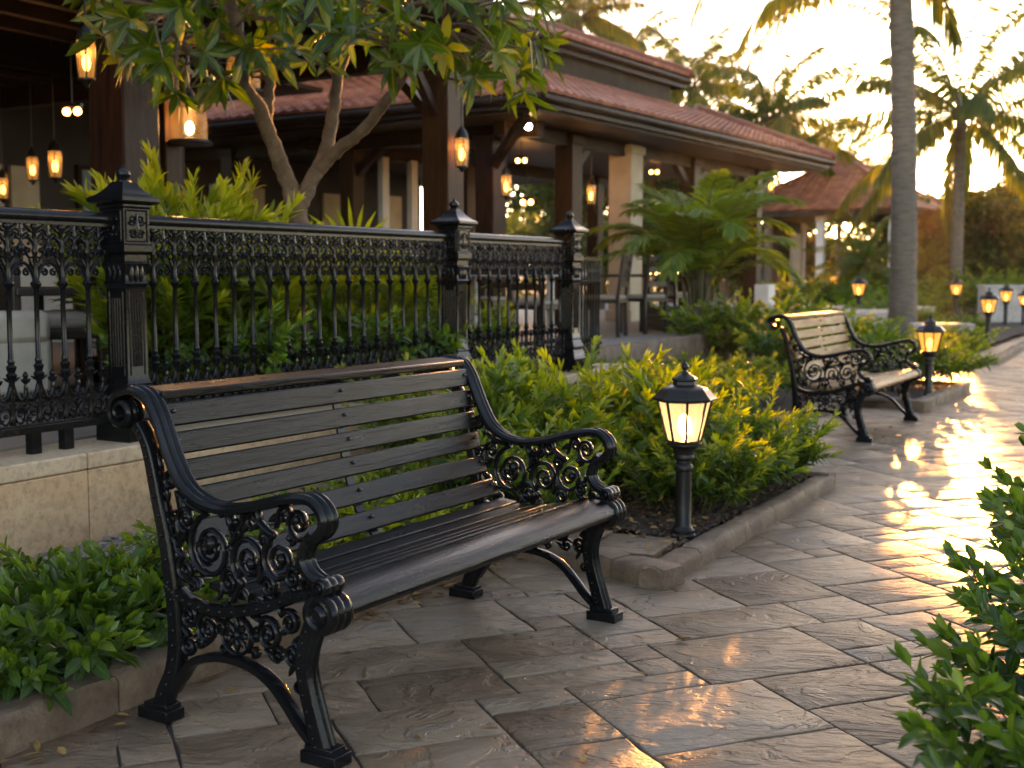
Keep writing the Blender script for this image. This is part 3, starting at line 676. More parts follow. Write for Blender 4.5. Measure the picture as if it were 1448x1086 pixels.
BACK_SL = [(-.243, .824, .064), (-.229, .747, .062), (-.212, .672, .062), (-.197, .596, .062), (-.170, .510, .064), (-.125, .430, .063)]
SEAT_SL = [(-.058, .380, .064), (.010, .371, .060), (.076, .375, .058), (.142, .388, .056), (.206, .402, .056)]
def bench(label, s_, n_, ang, slat, ext=.735):
    t = thing('park_bench', label, 'bench', W(s_, n_, 0), -math.radians(ang), 'cast iron benches along the path')
    for y in (-ext, ext): bench_frame(t, y)
    def slats(specs, name, th=.020):
        b = MB()
        for i, (x, z, wd) in enumerate(specs):
            j = max(0, min(len(specs) - 2, i)); dx = specs[j + 1][0] - specs[j][0]; dz = specs[j + 1][1] - specs[j][1]
            if i > 0: dx = specs[min(i + 1, len(specs) - 1)][0] - specs[i - 1][0]; dz = specs[min(i + 1, len(specs) - 1)][1] - specs[i - 1][1]
            a = math.atan2(dz, dx); R_ = np.array([[math.cos(a), 0, -math.sin(a)], [0, 1, 0], [math.sin(a), 0, math.cos(a)]])
            b.box((x, 0, z), (wd, 2 * ext - .036, th), R_)
        return b
    bk = slats(BACK_SL, 'backrest'); bk.box((-.298, 0, .879), (.10, 2 * ext - .05, .024), np.array([[math.cos(-.08), 0, -math.sin(-.08)], [0, 1, 0], [math.sin(-.08), 0, math.cos(-.08)]]))
    k = bk.build('backrest', slat, t, angle=30, bevel=.005)
    se = slats(SEAT_SL, 'seat')
    pr = [(.256, .398), (.26, .420), (.274, .426), (.325, .426), (.355, .419), (.376, .402), (.381, .382), (.37, .366), (.345, .370), (.31, .390)]
    L_ = ext - .018; V = [(x, -L_, z) for x, z in pr] + [(x, L_, z) for x, z in pr]; m = len(pr)
    se.add(V, [tuple(range(m)), tuple(range(m, 2 * m))[::-1]] + [(i, i + m, (i + 1) % m + m, (i + 1) % m) for i in range(m)])
    se.build('seat', slat, t, angle=40, bevel=.004)
    sb = MB(); pts = [(x - .016, z - .006) for x, z, _ in BACK_SL] + [(x, z - .019) for x, z, _ in SEAT_SL] + [(.31, .385)]
    pts = [(-.278, .866)] + pts
    sb.sweep(spline(pts, 4), [(.018, .004), (-.018, .004), (-.018, -.004), (.018, -.004)])
    sb.build('support_strap', M['iron'], t, angle=40)
    b0 = None
    for i, (x, z, _) in enumerate(BACK_SL):
        j = min(i, len(BACK_SL) - 2); d = np.array([BACK_SL[j + 1][0] - BACK_SL[j][0], BACK_SL[j + 1][1] - BACK_SL[j][1]]); d /= np.linalg.norm(d); nn = np.array([-d[1], d[0]])
        for y in (-ext + .045, 0, ext - .045):
            if b0 is None:
                bo = MB(); bo.ball((0, 0, 0), .0065, 8, 5); b0 = c = bo.build('bolt', M['bolt'], k, angle=60)
            else: c = b0.copy(); COL.objects.link(c); c.parent = k
            c.location = (x - nn[0] * .011, y, z - nn[1] * .011 + .008) if nn[0] < 0 else (x + nn[0] * .011, y, z + nn[1] * .011 + .008)
    return t
bench('near bench with black slats and black scrollwork ends, filling the front of the photo', 3.055, -2.105, 32.1, M['slat_dark'])
bench('farther bench with golden wooden slats, black scrollwork ends, facing the path', 9.51, -2.33, 30.5, M['slat_pale'])

# ================================================================ PATH LAMPS
LAMPG = 'low lantern lamps along the path'
def oct_(mb, pr, seg=8): mb.lathe(pr, (0, 0, 0), seg, 'z', PI / 8)
def path_lamp(label, pos, amber=True, power=3.0, sc_=1.0, rz=0.35):
    t = thing('path_lamp', label, 'path lamp', pos, rz, LAMPG); t.scale = (sc_,) * 3
    b = MB(); b.lathe([(.062, 0), (.062, .012), (.054, .02), (.054, .036), (.044, .048), (.038, .06), (.0375, .25), (.036, .30), (.036, .315), (.044, .322), (.046, .332), (.044, .342), (.037, .35), (.037, .368), (.048, .376), (.05, .384), (.047, .392), (.046, .40), (.056, .425), (.075, .438), (.084, .442), (.084, .452), (.05, .455)], (0, 0, 0), 20)
    b.build('post', M['lamp_metal'], t, angle=35)
    fr = MB(); oct_(fr, [(.078, .452), (.083, .454), (.083, .463), (.078, .465), (.03, .4655)]); oct_(fr, [(.02, .646), (.127, .646), (.132, .650), (.132, .66), (.12, .664)])
    for i in range(8):
        a = PI / 8 + i * PI / 4; fr.beam((.079 * math.cos(a), .079 * math.sin(a), .458), (.126 * math.cos(a), .126 * math.sin(a), .652), .009, .009)
    fr.build('cage', M['lamp_metal'], t, angle=30)
    p = MB(); n = 8
    for i in range(8):
        a0 = PI / 8 + i * PI / 4; a1 = a0 + PI / 4
        v = [(.0755 * math.cos(a0), .0755 * math.sin(a0), .464), (.0755 * math.cos(a1), .0755 * math.sin(a1), .464), (.1225 * math.cos(a1), .1225 * math.sin(a1), .647), (.1225 * math.cos(a0), .1225 * math.sin(a0), .647)]
        p.add(v, [(0, 1, 2, 3)])
    p.build('glass', M['pane_amber'] if amber else M['pane'], t, angle=0)
    c = MB(); oct_(c, [(.10, .660), (.150, .655), (.152, .662), (.149, .668), (.138, .676), (.118, .70), (.098, .714), (.075, .722), (.057, .727), (.055, .742), (.062, .748), (.062, .754), (.045, .766), (.026, .776), (.014, .786), (.011, .793)])
    cap = c.build('roof', M['lamp_metal'], t, angle=25)
    f = MB(); f.lathe([(.009, .79), (.012, .797), (.017, .804), (.018, .811), (.013, .819), (.007, .825), (.004, .836), (.001, .842)], (0, 0, 0), 12); f.build('finial', M['lamp_metal'], cap, angle=40)
    k = MB(); k.lathe([(.012, .466), (.012, .485), (.016, .49)], (0, 0, 0), 10); k.ball((0, 0, .535), .033, 12, 8, (1, 1, 1.6)); k.build('bulb', M['bulb_amber'] if amber else M['bulb'], t, angle=60)
    if power:
        ld = bpy.data.lights.new('lamp_light', 'POINT'); ld.energy = power; ld.color = (1.0, 0.56, 0.22) if amber else (1.0, .62, .3); ld.shadow_soft_size = 0.03
        lo = bpy.data.objects.new('lamp_light', ld); COL.objects.link(lo); lo.parent = t; lo.location = (0, 0, .545)
    return t
path_lamp('largest and nearest lit path lamp, cream glass, beside the yellow green shrubs and near bench', W(4.93, -1.91, .055), False, 11.0, .92)
path_lamp('amber lit path lamp standing just right of the farther bench', W(11.75, -2.14, .055), True, 12.0, .93)
def gl(px, ytop, yb, d, z=0.16): return at(px, 387, d) * np.array([1, 1, 0]) + np.array([0, 0, z])
path_lamp('amber lit path lamp beyond the golden bench, at the bend of the far kerb', gl(1400, 0, 0, 18.5), True, 9)
path_lamp('lit lamp directly in front of the distant full palm trunk', gl(1353, 0, 0, 29), True, 8, 1.2)
path_lamp('small amber lamp in front of the grey stone block at right', gl(1424, 0, 0, 25), True, 8, 1.05)
path_lamp('small lit lamp left of the thick ringed palm trunk, above the golden bench', gl(1215, 0, 0, 27), True, 8, 1.25)
path_lamp('smallest lit lamp, furthest back near the distant pavilion', gl(1180, 0, 0, 44), True, 8, 1.45)
path_lamp('amber lamp cut off by the photo edge at far right', gl(1449, 0, 0, 25), True, 3, .9)

# ================================================================ IRON RAILING
FN = -4.25
fence = thing('iron_railing', 'ornate black cast iron railing with capped posts on the sandstone wall', 'railing', W(0, FN, 0), RF)
def rail_post(s_, first=None):
    if first is not None:
        c = copy_tree(first, fence); c.location = (s_, 0, 0); return c
    b = MB()
    pr = [(.105, .44), (.105, .545), (.098, .553), (.094, .57), (.085, .60), (.08, .612), (.088, .622), (.088, .638), (.08, .65), (.074, .668), (.066, .69), (.070, .70), (.066, .712), (.061, .73), (.061, 1.13), (.063, 1.145), (.069, 1.155), (.063, 1.168), (.063, 1.205), (.069, 1.225), (.075, 1.245), (.066, 1.256), (.066, 1.285), (.084, 1.30), (.084, 1.325), (.076, 1.335), (.076, 1.49), (.085, 1.50), (.085, 1.508)]
    b.lathe(pr, sq=True)
    for a in range(4):                                     # reeded panels, scroll ornament of the head block
        R_ = np.array([[math.cos(a * PI / 2), -math.sin(a * PI / 2), 0], [math.sin(a * PI / 2), math.cos(a * PI / 2), 0], [0, 0, 1]])
        m = MB()
        for x in (-.024, -.008, .008, .024): m.tube([(x, .061, .78), (x, .061, 1.09)], .0055, 6)
        m.tube([(-.042, .061, .74), (-.042, .061, 1.12), (.042, .061, 1.12), (.042, .061, .74)], .005, 5)
        sw = MB(); sw.strap(spiral(-.024, 1.44, .026, .006, 200, 1.5), .009, .012); sw.strap(spiral(.024, 1.44, .026, .006, -20, -1.5), .009, .012)
        sw.strap(spiral(-.022, 1.375, .022, .006, 160, -1.5), .008, .012); sw.strap(spiral(.022, 1.375, .022, .006, 20, 1.5), .008, .012)
        lump(sw, 0, 1.36, 90, .11, .03, .014)
        for (x0, z0, x1, z1) in [(-.062, 1.345, .062, 1.345), (.062, 1.345, .062, 1.482), (.062, 1.482, -.062, 1.482), (-.062, 1.482, -.062, 1.345)]: sw.strap(np.linspace((x0, z0), (x1, z1), 4), .008, .012)
        lump(sw, -.03, 1.165, 90, .08, .022, .014); lump(sw, .03, 1.165, 90, .08, .022, .014); lump(sw, 0, 1.165, 90, .085, .024, .016)
        V = np.concatenate(sw.v) + np.array([0, .0765, 0]); V[:, 1] = np.where(V[:, 2] < 1.26, V[:, 1] - .009, V[:, 1])
        m.add(V, sw.f)
        b.add(np.concatenate(m.v) @ R_.T, m.f)
    p = b.build('post', M['iron'], fence, angle=32, loc=(s_, 0, 0))
    c = MB(); c.lathe([(.085, 1.508), (.108, 1.518), (.114, 1.524), (.114, 1.538), (.105, 1.544), (.098, 1.548), (.084, 1.556), (.066, 1.572), (.05, 1.592), (.04, 1.608), (.036, 1.612)], sq=True)
    c.lathe([(.036, 1.606), (.034, 1.618), (.022, 1.624), (.026, 1.632), (.033, 1.645), (.032, 1.658), (.022, 1.668), (.012, 1.673), (.008, 1.682), (.001, 1.688)], (0, 0, 0), 14)
    c.build('finial', M['iron'], p, angle=30)
    return p
p0 = rail_post(3.985)
for s_ in (1.18, 6.80, 8.48): rail_post(s_, p0)
def baluster(x, first=None):
    if first is not None:
        c = first.copy(); COL.objects.link(c); c.parent = fence; c.location = (x, 0, 0); return c
    b = MB(); S = .137
    b.lathe([(.010, .565), (.014, .575), (.009, .60), (.012, .66), (.014, .72), (.012, .75), (.020, .772), (.023, .782), (.015, .792), (.019, .806), (.022, .815), (.012, .826), (.016, .838), (.011, .85), (.0105, 1.13), (.015, 1.142), (.022, 1.15), (.023, 1.16), (.014, 1.17), (.011, 1.19), (.010, 1.28), (.014, 1.295), (.009, 1.31), (.009, 1.375), (.014, 1.388), (.016, 1.40), (.010, 1.412), (.008, 1.425)], (0, 0, 0), 8)
    w_, t_2 = .0145, .016
    for sgn in (-1, 1):
        arc = [(sgn * .006, 1.165), (sgn * .014, 1.195), (sgn * .032, 1.228), (sgn * .052, 1.243), (sgn * S / 2, 1.248)]
        b.strap(spline(arc, 5), w_, t_2)
        b.strap(spiral(sgn * .046, 1.205, .016, .005, 90 , -sgn * 1.2, 14), .008, t_2)                 # cusp under the arch
        b.strap(np.vstack([spline([(sgn * .006, 1.27), (sgn * .03, 1.268), (sgn * .044, 1.285)], 4)[:-1], spiral(sgn * .034, 1.296, .014, .004, -45 if sgn > 0 else 225, sgn * 1.2, 14)]), .009, t_2)
        b.strap(np.vstack([spline([(sgn * .006, 1.315), (sgn * .02, 1.35), (sgn * .04, 1.37)], 4)[:-1], spiral(sgn * .038, 1.356, .014, .004, 80 if sgn > 0 else 100, -sgn * 1.1, 14)]), .010, t_2)
        lump(b, sgn * .006, 1.325, 90 - sgn * 38, .06, .022, .018); lump(b, sgn * .010, 1.372, 90 - sgn * 52, .055, .024, .018); lump(b, sgn * .012, 1.22, 90 - sgn * 20, .06, .02, .016); b.ball((sgn * .03, 0, 1.325), .008, 6, 4)
        b.ball((sgn * .045, 0, 1.40), .009, 6, 4)
        # foot: ogee to the mid finial, ring scroll
        b.strap(spline([(sgn * .008, .735), (sgn * .02, .70), (sgn * .042, .678), (sgn * .06, .69), (sgn * S / 2, .72)], 5), w_, t_2)
        an = np.linspace(0, 2 * PI, 17); b.strap(np.stack([sgn * .036 + .026 * np.cos(an), .612 + .034 * np.sin(an)], 1), .009, t_2)
        b.ball((sgn * .034, 0, .612), .011, 8, 5); b.ball((sgn * .012, 0, .665), .008, 6, 4)
        lump(b, sgn * .01, .755, 90 - sgn * 60, .036, .014, .014)
    x2 = S / 2
    b.lathe([(.006, .70), (.010, .725), (.006, .74), (.017, .75), (.019, .758), (.008, .766), (.012, .776), (.010, .784), (.002, .794)], (x2, 0, 0), 7)
    lump(b, x2, .745, 35, .03, .013, .014); lump(b, x2, .745, 145, .03, .013, .014); b.ball((x2, 0, 1.262), .010, 6, 4); b.ball((x2, 0, 1.235), .008, 6, 4); b.strap(np.linspace((x2, .57), (x2, .70), 3), .009, .01)
    b.lathe([(.004, 1.25), (.009, 1.265), (.006, 1.28), (.015, 1.30), (.017, 1.315), (.007, 1.33), (.006, 1.35), (.012, 1.365), (.007, 1.38), (.006, 1.41)], (x2, 0, 0), 7)
    for sgn in (-1, 1):
        b.strap(np.vstack([spline([(x2, 1.285), (x2 + sgn * .012, 1.278), (x2 + sgn * .026, 1.29)], 4)[:-1], spiral(x2 + sgn * .02, 1.302, .012, .004, -40 if sgn > 0 else 220, sgn * 1.1, 12)]), .009, .014)
        lump(b, x2 + sgn * .004, 1.34, 90 - sgn * 45, .045, .018, .015); lump(b, x2 + sgn * .004, 1.375, 90 - sgn * 60, .035, .016, .014)
        b.strap(np.vstack([spline([(x2, .60), (x2 + sgn * .01, .63)], 4)[:-1], spiral(x2 + sgn * .016, .648, .014, .004, 200 if sgn > 0 else -20, -sgn * 1.2, 12)]), .010, .014)
        lump(b, x2 + sgn * .003, .675, 90 - sgn * 40, .04, .016, .014); lump(b, x2 + sgn * .002, .585, 90 - sgn * 60, .03, .015, .014)
    return b.build('baluster', M['iron'], fence, angle=45, loc=(x, 0, 0))
bal0 = baluster(3.763)
def span(a, b, start, gap=.137):
    L = b - a; m = MB()
    m.lathe([(.028, -L / 2), (.028, L / 2)], (0, 0, 0), 12)
    V = m.v[0][:, [2, 0, 1]] * np.array([1, 1.0, 1.05]); q = MB(); q.add(V + np.array([(a + b) / 2, 0, 1.442]), [f[::-1] for f in m.f]); q.box(((a + b) / 2, 0, 1.416), (L, .036, .018)); 
    q.build('top_rail', M['iron'], fence, angle=40)
    q = MB(); q.box(((a + b) / 2, 0, .547), (L, .042, .034)); q.box(((a + b) / 2, 0, .568), (L, .026, .012)); q.build('bottom_rail', M['iron'], fence, angle=30, bevel=.003)
    x = start
    while x < b - .04:
        if x > a + .04: baluster(x, bal0)
        x += gap
span(1.27, 3.90, 3.763 - .137 * 18); span(4.07, 6.72, 4.15); span(6.885, 8.40, 6.985, .1335)
for o in [k for k in fence.children if k is bal0]: o.location = (3.763, 0, 0)
for o in list(fence.children):
    if o.name.startswith('baluster.') and abs(o.location.x - 3.763) < .05: bpy.data.objects.remove(o)
for x in (3.45, 3.62): q = MB(); q.box((x, 0, .487), (.05, .04, .088)); q.build('foot', M['iron'], fence, angle=30)
# the plainer return of the railing behind the third post
ret = thing('return_railing', 'plain black railing with scrolled bars running back behind the third post', 'railing', W(8.56, -4.32, 0), math.radians(77))
q = MB(); q.box((.9, 0, 1.33), (1.75, .04, .03)); q.build('top_rail', M['iron'], ret, angle=30)
q = MB(); q.box((.9, 0, .56), (1.75, .035, .03)); q.build('bottom_rail', M['iron'], ret, angle=30)
fb = None
for i in range(11):
    if fb is None:
        q = MB(); q.lathe([(.011, .46), (.011, .6), (.02, .63), (.011, .66), (.011, 1.1), (.02, 1.13), (.011, 1.16), (.011, 1.33)], (0, 0, 0), 6); q.strap(spiral(.03, 1.24, .035, .008, 180, -1.3), .01, .01); fb = q.build('bar', M['iron'], ret, angle=40, loc=(.12, 0, 0))
    else:
        c = fb.copy(); COL.objects.link(c); c.parent = ret; c.location = (.12 + .155 * i, 0, 0)

# ================================================================ PAVILIONS
def column(parent, x, y, wd, z0, z1, m, name='column', base=True):
    b = MB(); b.box((x, y, (z0 + z1) / 2), (wd, wd, z1 - z0))
    if base: b.box((x, y, z0 + .09), (wd + .07, wd + .07, .18)); b.box((x, y, z1 - .08), (wd + .06, wd + .06, .12))
    return b.build(name, m, parent, angle=0, bevel=.012)
# the near open dining hall at left: local x along the path, y away from the path
hall = thing('dining_hall', 'dark timber open dining hall at left with beams and thick posts', 'building', W(0, -6.5, 0), RF)
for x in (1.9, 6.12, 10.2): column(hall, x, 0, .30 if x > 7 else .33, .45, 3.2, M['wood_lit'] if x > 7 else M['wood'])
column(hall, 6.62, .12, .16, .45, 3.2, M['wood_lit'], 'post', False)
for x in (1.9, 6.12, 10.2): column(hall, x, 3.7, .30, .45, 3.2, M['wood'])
b = MB(); b.box((2.2, 0, 3.33), (16.9, .22, .28)); b.box((2.2, 3.7, 3.33), (16.9, .22, .28)); b.box((2.2, 7.4, 3.33), (16.9, .22, .28))
for x in (-2.3, 1.9, 6.12, 10.2): b.box((x, 3.7, 3.33), (.2, 7.2, .24)); b.build('beam', M['beam'], hall, angle=0, bevel=.01)
b = MB()
for i in range(13): b.box((2.2, .3 + .58 * i, 3.55), (16.9, .11, .2))
b.build('rafter', M['beam'], hall, angle=0, bevel=.006)
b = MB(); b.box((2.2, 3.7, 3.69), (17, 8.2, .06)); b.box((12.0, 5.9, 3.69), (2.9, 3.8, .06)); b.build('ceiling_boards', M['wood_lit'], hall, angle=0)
b = MB(); b.box((2.2, 3.7, 3.78), (17.1, 8.3, .10)); b.build('roof', M['fascia'], hall, angle=0)
b = MB(); 
for sx, xx in ((-1, 10.05), (1, 10.35)): b.beam((xx, 0, 2.75), (xx + sx * .42, 0, 3.2), .09, .09)
b.beam((10.2, .15, 2.75), (10.2, .57, 3.2), .09, .09); b.build('brace', M['wood'], hall, angle=0, bevel=.006)
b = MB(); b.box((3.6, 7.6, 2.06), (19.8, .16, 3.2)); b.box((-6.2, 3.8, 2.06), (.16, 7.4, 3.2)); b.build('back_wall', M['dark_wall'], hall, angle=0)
for x, wd in ((3.3, .7), (9.35, .5), (9.95, .45), (4.9, .5)):
    b = MB(); b.box((x + 1.4, 7.49, 1.55), (wd, .06, 2.2)); b.build('plaster_panel', M['cream'], hall, angle=0)
b = MB(); b.box((12.55, 7.48, 1.6), (.62, .08, 2.3)); fr_ = b.build('window', M['wood'], hall, angle=0, bevel=.01); b = MB(); b.box((12.55, 7.43, 1.6), (.5, .02, 2.15)); b.build('pane', M['window'], fr_, angle=0)

# the main pavilion: local frame e1 along its path side, e2 away from it
MP = np.array([.34, 15.3, 0]); AE = math.radians(33.2)     # e1 = (sin, cos)
MR = PI / 2 - AE
hallm = thing('main_pavilion', 'long open pavilion with two tiers of red tiled roof and dark columns', 'building', MP, MR)
LE, WE = 10.75, 9.5
def roof_face(parent, name, a, b, c, d, m, course=.24, pitch=.22):   # a-b eave, d-c top edge; rows of barrel tiles
    a, b, c, d = [np.array(q, float) for q in (a, b, c, d)]; mb = MB(); tn = []; r = random.Random(3)
    sl = (np.linalg.norm(d - a) + np.linalg.norm(c - b)) / 2; rows = max(2, int(sl / course)); nrm = np.cross(b - a, d - a); nrm /= np.linalg.norm(nrm)
    if nrm[2] < 0: nrm = -nrm
    tt = (b - a) / np.linalg.norm(b - a)
    for i in range(rows):
        q0, q1 = i / rows, (i + 1) / rows
        l0, r0, l1, r1 = a + (d - a) * q0, b + (c - b) * q0, a + (d - a) * q1, b + (c - b) * q1
        k = max(2, int(np.linalg.norm(r0 - l0) / pitch)) * 4; V = []
        for j in range(k + 1):
            f = j / k; p0 = l0 + (r0 - l0) * f; p1 = l1 + (r1 - l1) * f
            h = .035 * abs(math.sin(PI * ((p0 - a) @ tt) / pitch))
            V += [p0 + nrm * (.0 + h * .2), p0 + nrm * (.035 + h), p1 + nrm * (.012 + h)]
            t = r.random() if j % 4 == 0 else t
            tn += [t, t, t]
        mb.add(V, [(j * 3 + u_, j * 3 + 3 + u_, j * 3 + 4 + u_, j * 3 + 1 + u_) for j in range(k) for u_ in (0, 1)])
    return mb.build(name, m, parent, angle=60, tint=tn)
def hip_roof(parent, x0, y0, x1, y1, z, rise_in, inset, m=None):     # a ring of roof from the eave up to an inset edge
    m = m or M['roof']
    E_ = [(x0, y0, z), (x1, y0, z), (x1, y1, z), (x0, y1, z)]; i = inset
    I_ = [(x0 + i, y0 + i, z + rise_in), (x1 - i, y0 + i, z + rise_in), (x1 - i, y1 - i, z + rise_in), (x0 + i, y1 - i, z + rise_in)]
    for k in range(4): roof_face(parent, 'roof', E_[k], E_[(k + 1) % 4], I_[(k + 1) % 4], I_[k], m)
    for k in range(4):
        b = MB(); b.tube(np.linspace(np.array(E_[k]) + [0, 0, .05], np.array(I_[k]) + [0, 0, .05], 12), [.10 + .012 * (q % 2) for q in range(12)], 8); b.build('ridge_cap', m, parent, angle=40)
    return I_
def eave_band(parent, x0, y0, x1, y1, z, h, t=.06, m=None, gut=True):
    b = MB(); m = m or M['fascia']
    for (cx, cy_, sx, sy) in [((x0 + x1) / 2, y0, x1 - x0 + t, t), ((x0 + x1) / 2, y1, x1 - x0 + t, t), (x0, (y0 + y1) / 2, t, y1 - y0 - t), (x1, (y0 + y1) / 2, t, y1 - y0 - t)]: b.box((cx, cy_, z + h / 2), (sx, sy, h))
    f = b.build('fascia', m, parent, angle=0, bevel=.008)
    if gut:
        g_ = MB(); o = t / 2 + .055
        for (A, B) in [((x0 - o, y0 - o), (x1 + o, y0 - o)), ((x0 - o, y0 - o), (x0 - o, y1 + o))]: g_.tube([(A[0], A[1], z + h * .62), ((A[0] + B[0]) / 2, (A[1] + B[1]) / 2, z + h * .62), (B[0], B[1], z + h * .62)], .055, 8)
        g_.build('gutter', m, f, angle=60)
eave_band(hallm, 0, 0, LE, WE, 3.26, .18)
I1 = hip_roof(hallm, -.09, -.09, LE + .09, WE + .09, 3.44, .86, 2.05)
b = MB(); b.box(((2 + LE - 3) / 2, WE / 2, 4.42), (LE - 5 + .1, WE - 4, .62)); b.build('clerestory_wall', M['grey_board'], hallm, angle=0)
b = MB(); b.box(((2 + LE - 3) / 2, 1.9, 4.27), (LE - 4.6, .22, .035)); b.build('flashing', M['flashing'], hallm, angle=0)
eave_band(hallm, .9, 1.9, LE - 2.6, WE - 1.9, 4.64, .22)
x0, y0, x1, y1 = .8, 1.8, LE - 2.5, WE - 1.8; zz = 4.86; ri = (y1 - y0) / 2; rise = ri * .40
RA, RB = (x0 + ri, (y0 + y1) / 2, zz + rise), (x1 - ri, (y0 + y1) / 2, zz + rise)
if RB[0] < RA[0]: mx_ = (RA[0] + RB[0]) / 2; RA = (mx_ - .3, RA[1], RA[2]); RB = (mx_ + .3, RB[1], RB[2])
roof_face(hallm, 'roof', (x0, y0, zz), (x1, y0, zz), RB, RA, M['roof']); roof_face(hallm, 'roof', (x1, y0, zz), (x1, y1, zz), RB, RB, M['roof'])
roof_face(hallm, 'roof', (x1, y1, zz), (x0, y1, zz), RA, RB, M['roof']); roof_face(hallm, 'roof', (x0, y1, zz), (x0, y0, zz), RA, RA, M['roof'])
for A, B in (((x0, y0, zz), RA), ((x1, y0, zz), RB), ((x1, y1, zz), RB), (RA, RB)):
    b = MB(); b.tube(np.linspace(np.array(A) + [0, 0, .05], np.array(B) + [0, 0, .05], 12), [.10 + .012 * (q % 2) for q in range(12)], 8); b.build('ridge_cap', M['roof'], hallm, angle=40)
b = MB(); b.box((LE / 2, WE / 2, 3.24), (LE - .1, WE - .1, .04)); b.build('soffit', M['beam'], hallm, angle=0)
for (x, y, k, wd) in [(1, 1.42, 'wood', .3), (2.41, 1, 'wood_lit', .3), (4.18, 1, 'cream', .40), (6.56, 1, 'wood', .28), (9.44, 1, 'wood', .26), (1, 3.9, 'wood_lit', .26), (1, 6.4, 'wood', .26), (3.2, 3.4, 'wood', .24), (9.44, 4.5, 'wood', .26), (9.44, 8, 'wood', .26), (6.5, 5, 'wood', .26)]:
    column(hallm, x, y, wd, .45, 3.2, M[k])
b = MB(); b.box((9.44, .74, .72), (.34, .30, .55)); b.build('plinth', M['white'], hallm, angle=0, bevel=.02)
b = MB()
for (x, y, dx, dy) in [(1, 1.42, -.8, -1.1), (1, 1.42, .0, 1.0), (2.41, 1, .7, 0), (4.18, 1, .8, 0), (6.56, 1, -.8, 0), (6.56, 1, .8, 0), (9.44, 1, .9, 0), (9.44, 1, -.8, 0), (1, 3.9, 0, -.8), (1, 3.9, 0, .8)]:
    b = MB(); b.beam((x, y, 2.62), (x + dx, y + dy, 3.2), .11, .13); b.build('brace', M['wood'], hallm, angle=0, bevel=.008)
b = MB(); b.box((LE / 2, 1, 3.12), (LE - 1.2, .18, .2)); b.box((1, WE / 2, 3.12), (.18, WE - 1.2, .2)); b.box((LE / 2, 4.5, 3.12), (LE - 1.2, .18, .2)); b.build('beam', M['beam'], hallm, angle=0, bevel=.01)
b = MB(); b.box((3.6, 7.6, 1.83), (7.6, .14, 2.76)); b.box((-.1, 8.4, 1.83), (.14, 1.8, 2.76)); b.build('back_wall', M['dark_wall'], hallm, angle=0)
for x, wd, k in ((.6, .5, 'white'), (1.7, .28, 'white'), (2.5, .6, 'cream'), (3.5, .25, 'white'), (4.6, .5, 'cream')):
    b = MB(); b.box((x, 7.5, 1.6), (wd, .07, 2.2)); b.build('curtain' if k == 'white' else 'plaster_panel', M[k], hallm, angle=0)
b = MB(); b.box((3.8, 5.4, 1.6), (.5, .05, 1.9)); b.build('screen', M['cream'], hallm, angle=0, bevel=.01)
for x in (2.35, 3.1): 
    b = MB(); b.box((x, 4.4, 1.75), (.16, .1, 2.6)); b.build('curtain', M['white'], hallm, angle=0)

# the small far pavilion
FP = at(1192, 387, 41) * np.array([1, 1, 0])
farp = thing('small_pavilion', 'small distant pavilion with red hipped roof and white posts behind the palms', 'building', FP, MR)
eave_band(farp, -2.9, -2.9, 2.9, 2.9, 3.0, .2, gut=False)
for k in range(4):
    c4 = [(-3, -3, 3.2), (3, -3, 3.2), (3, 3, 3.2), (-3, 3, 3.2)]; roof_face(farp, 'roof', c4[k], c4[(k + 1) % 4], (0, 0, 5.0), (0, 0, 5.0), M['roof'])
    b = MB(); b.tube(np.linspace(np.array(c4[k]) + [0, 0, .05], np.array((0, 0, 5.05)), 8), .09, 6); b.build('ridge_cap', M['roof'], farp, angle=40)
for (x, y) in [(-2.3, -2.3), (0, -2.3), (2.3, -2.3), (-2.3, 2.3), (2.3, 2.3), (-2.3, 0)]: column(farp, x, y, .24, 0, 3.0, M['white'])
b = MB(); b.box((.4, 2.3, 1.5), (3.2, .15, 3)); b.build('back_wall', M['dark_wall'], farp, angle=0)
b = MB(); b.box((1.15, 2.1, 1.4), (.8, .1, 2.4)); b.build('door', M['white'], farp, angle=0)
b = MB(); b.box((0, 0, 3.05), (5.7, 5.7, .05)); b.build('soffit', M['beam'], farp, angle=0)

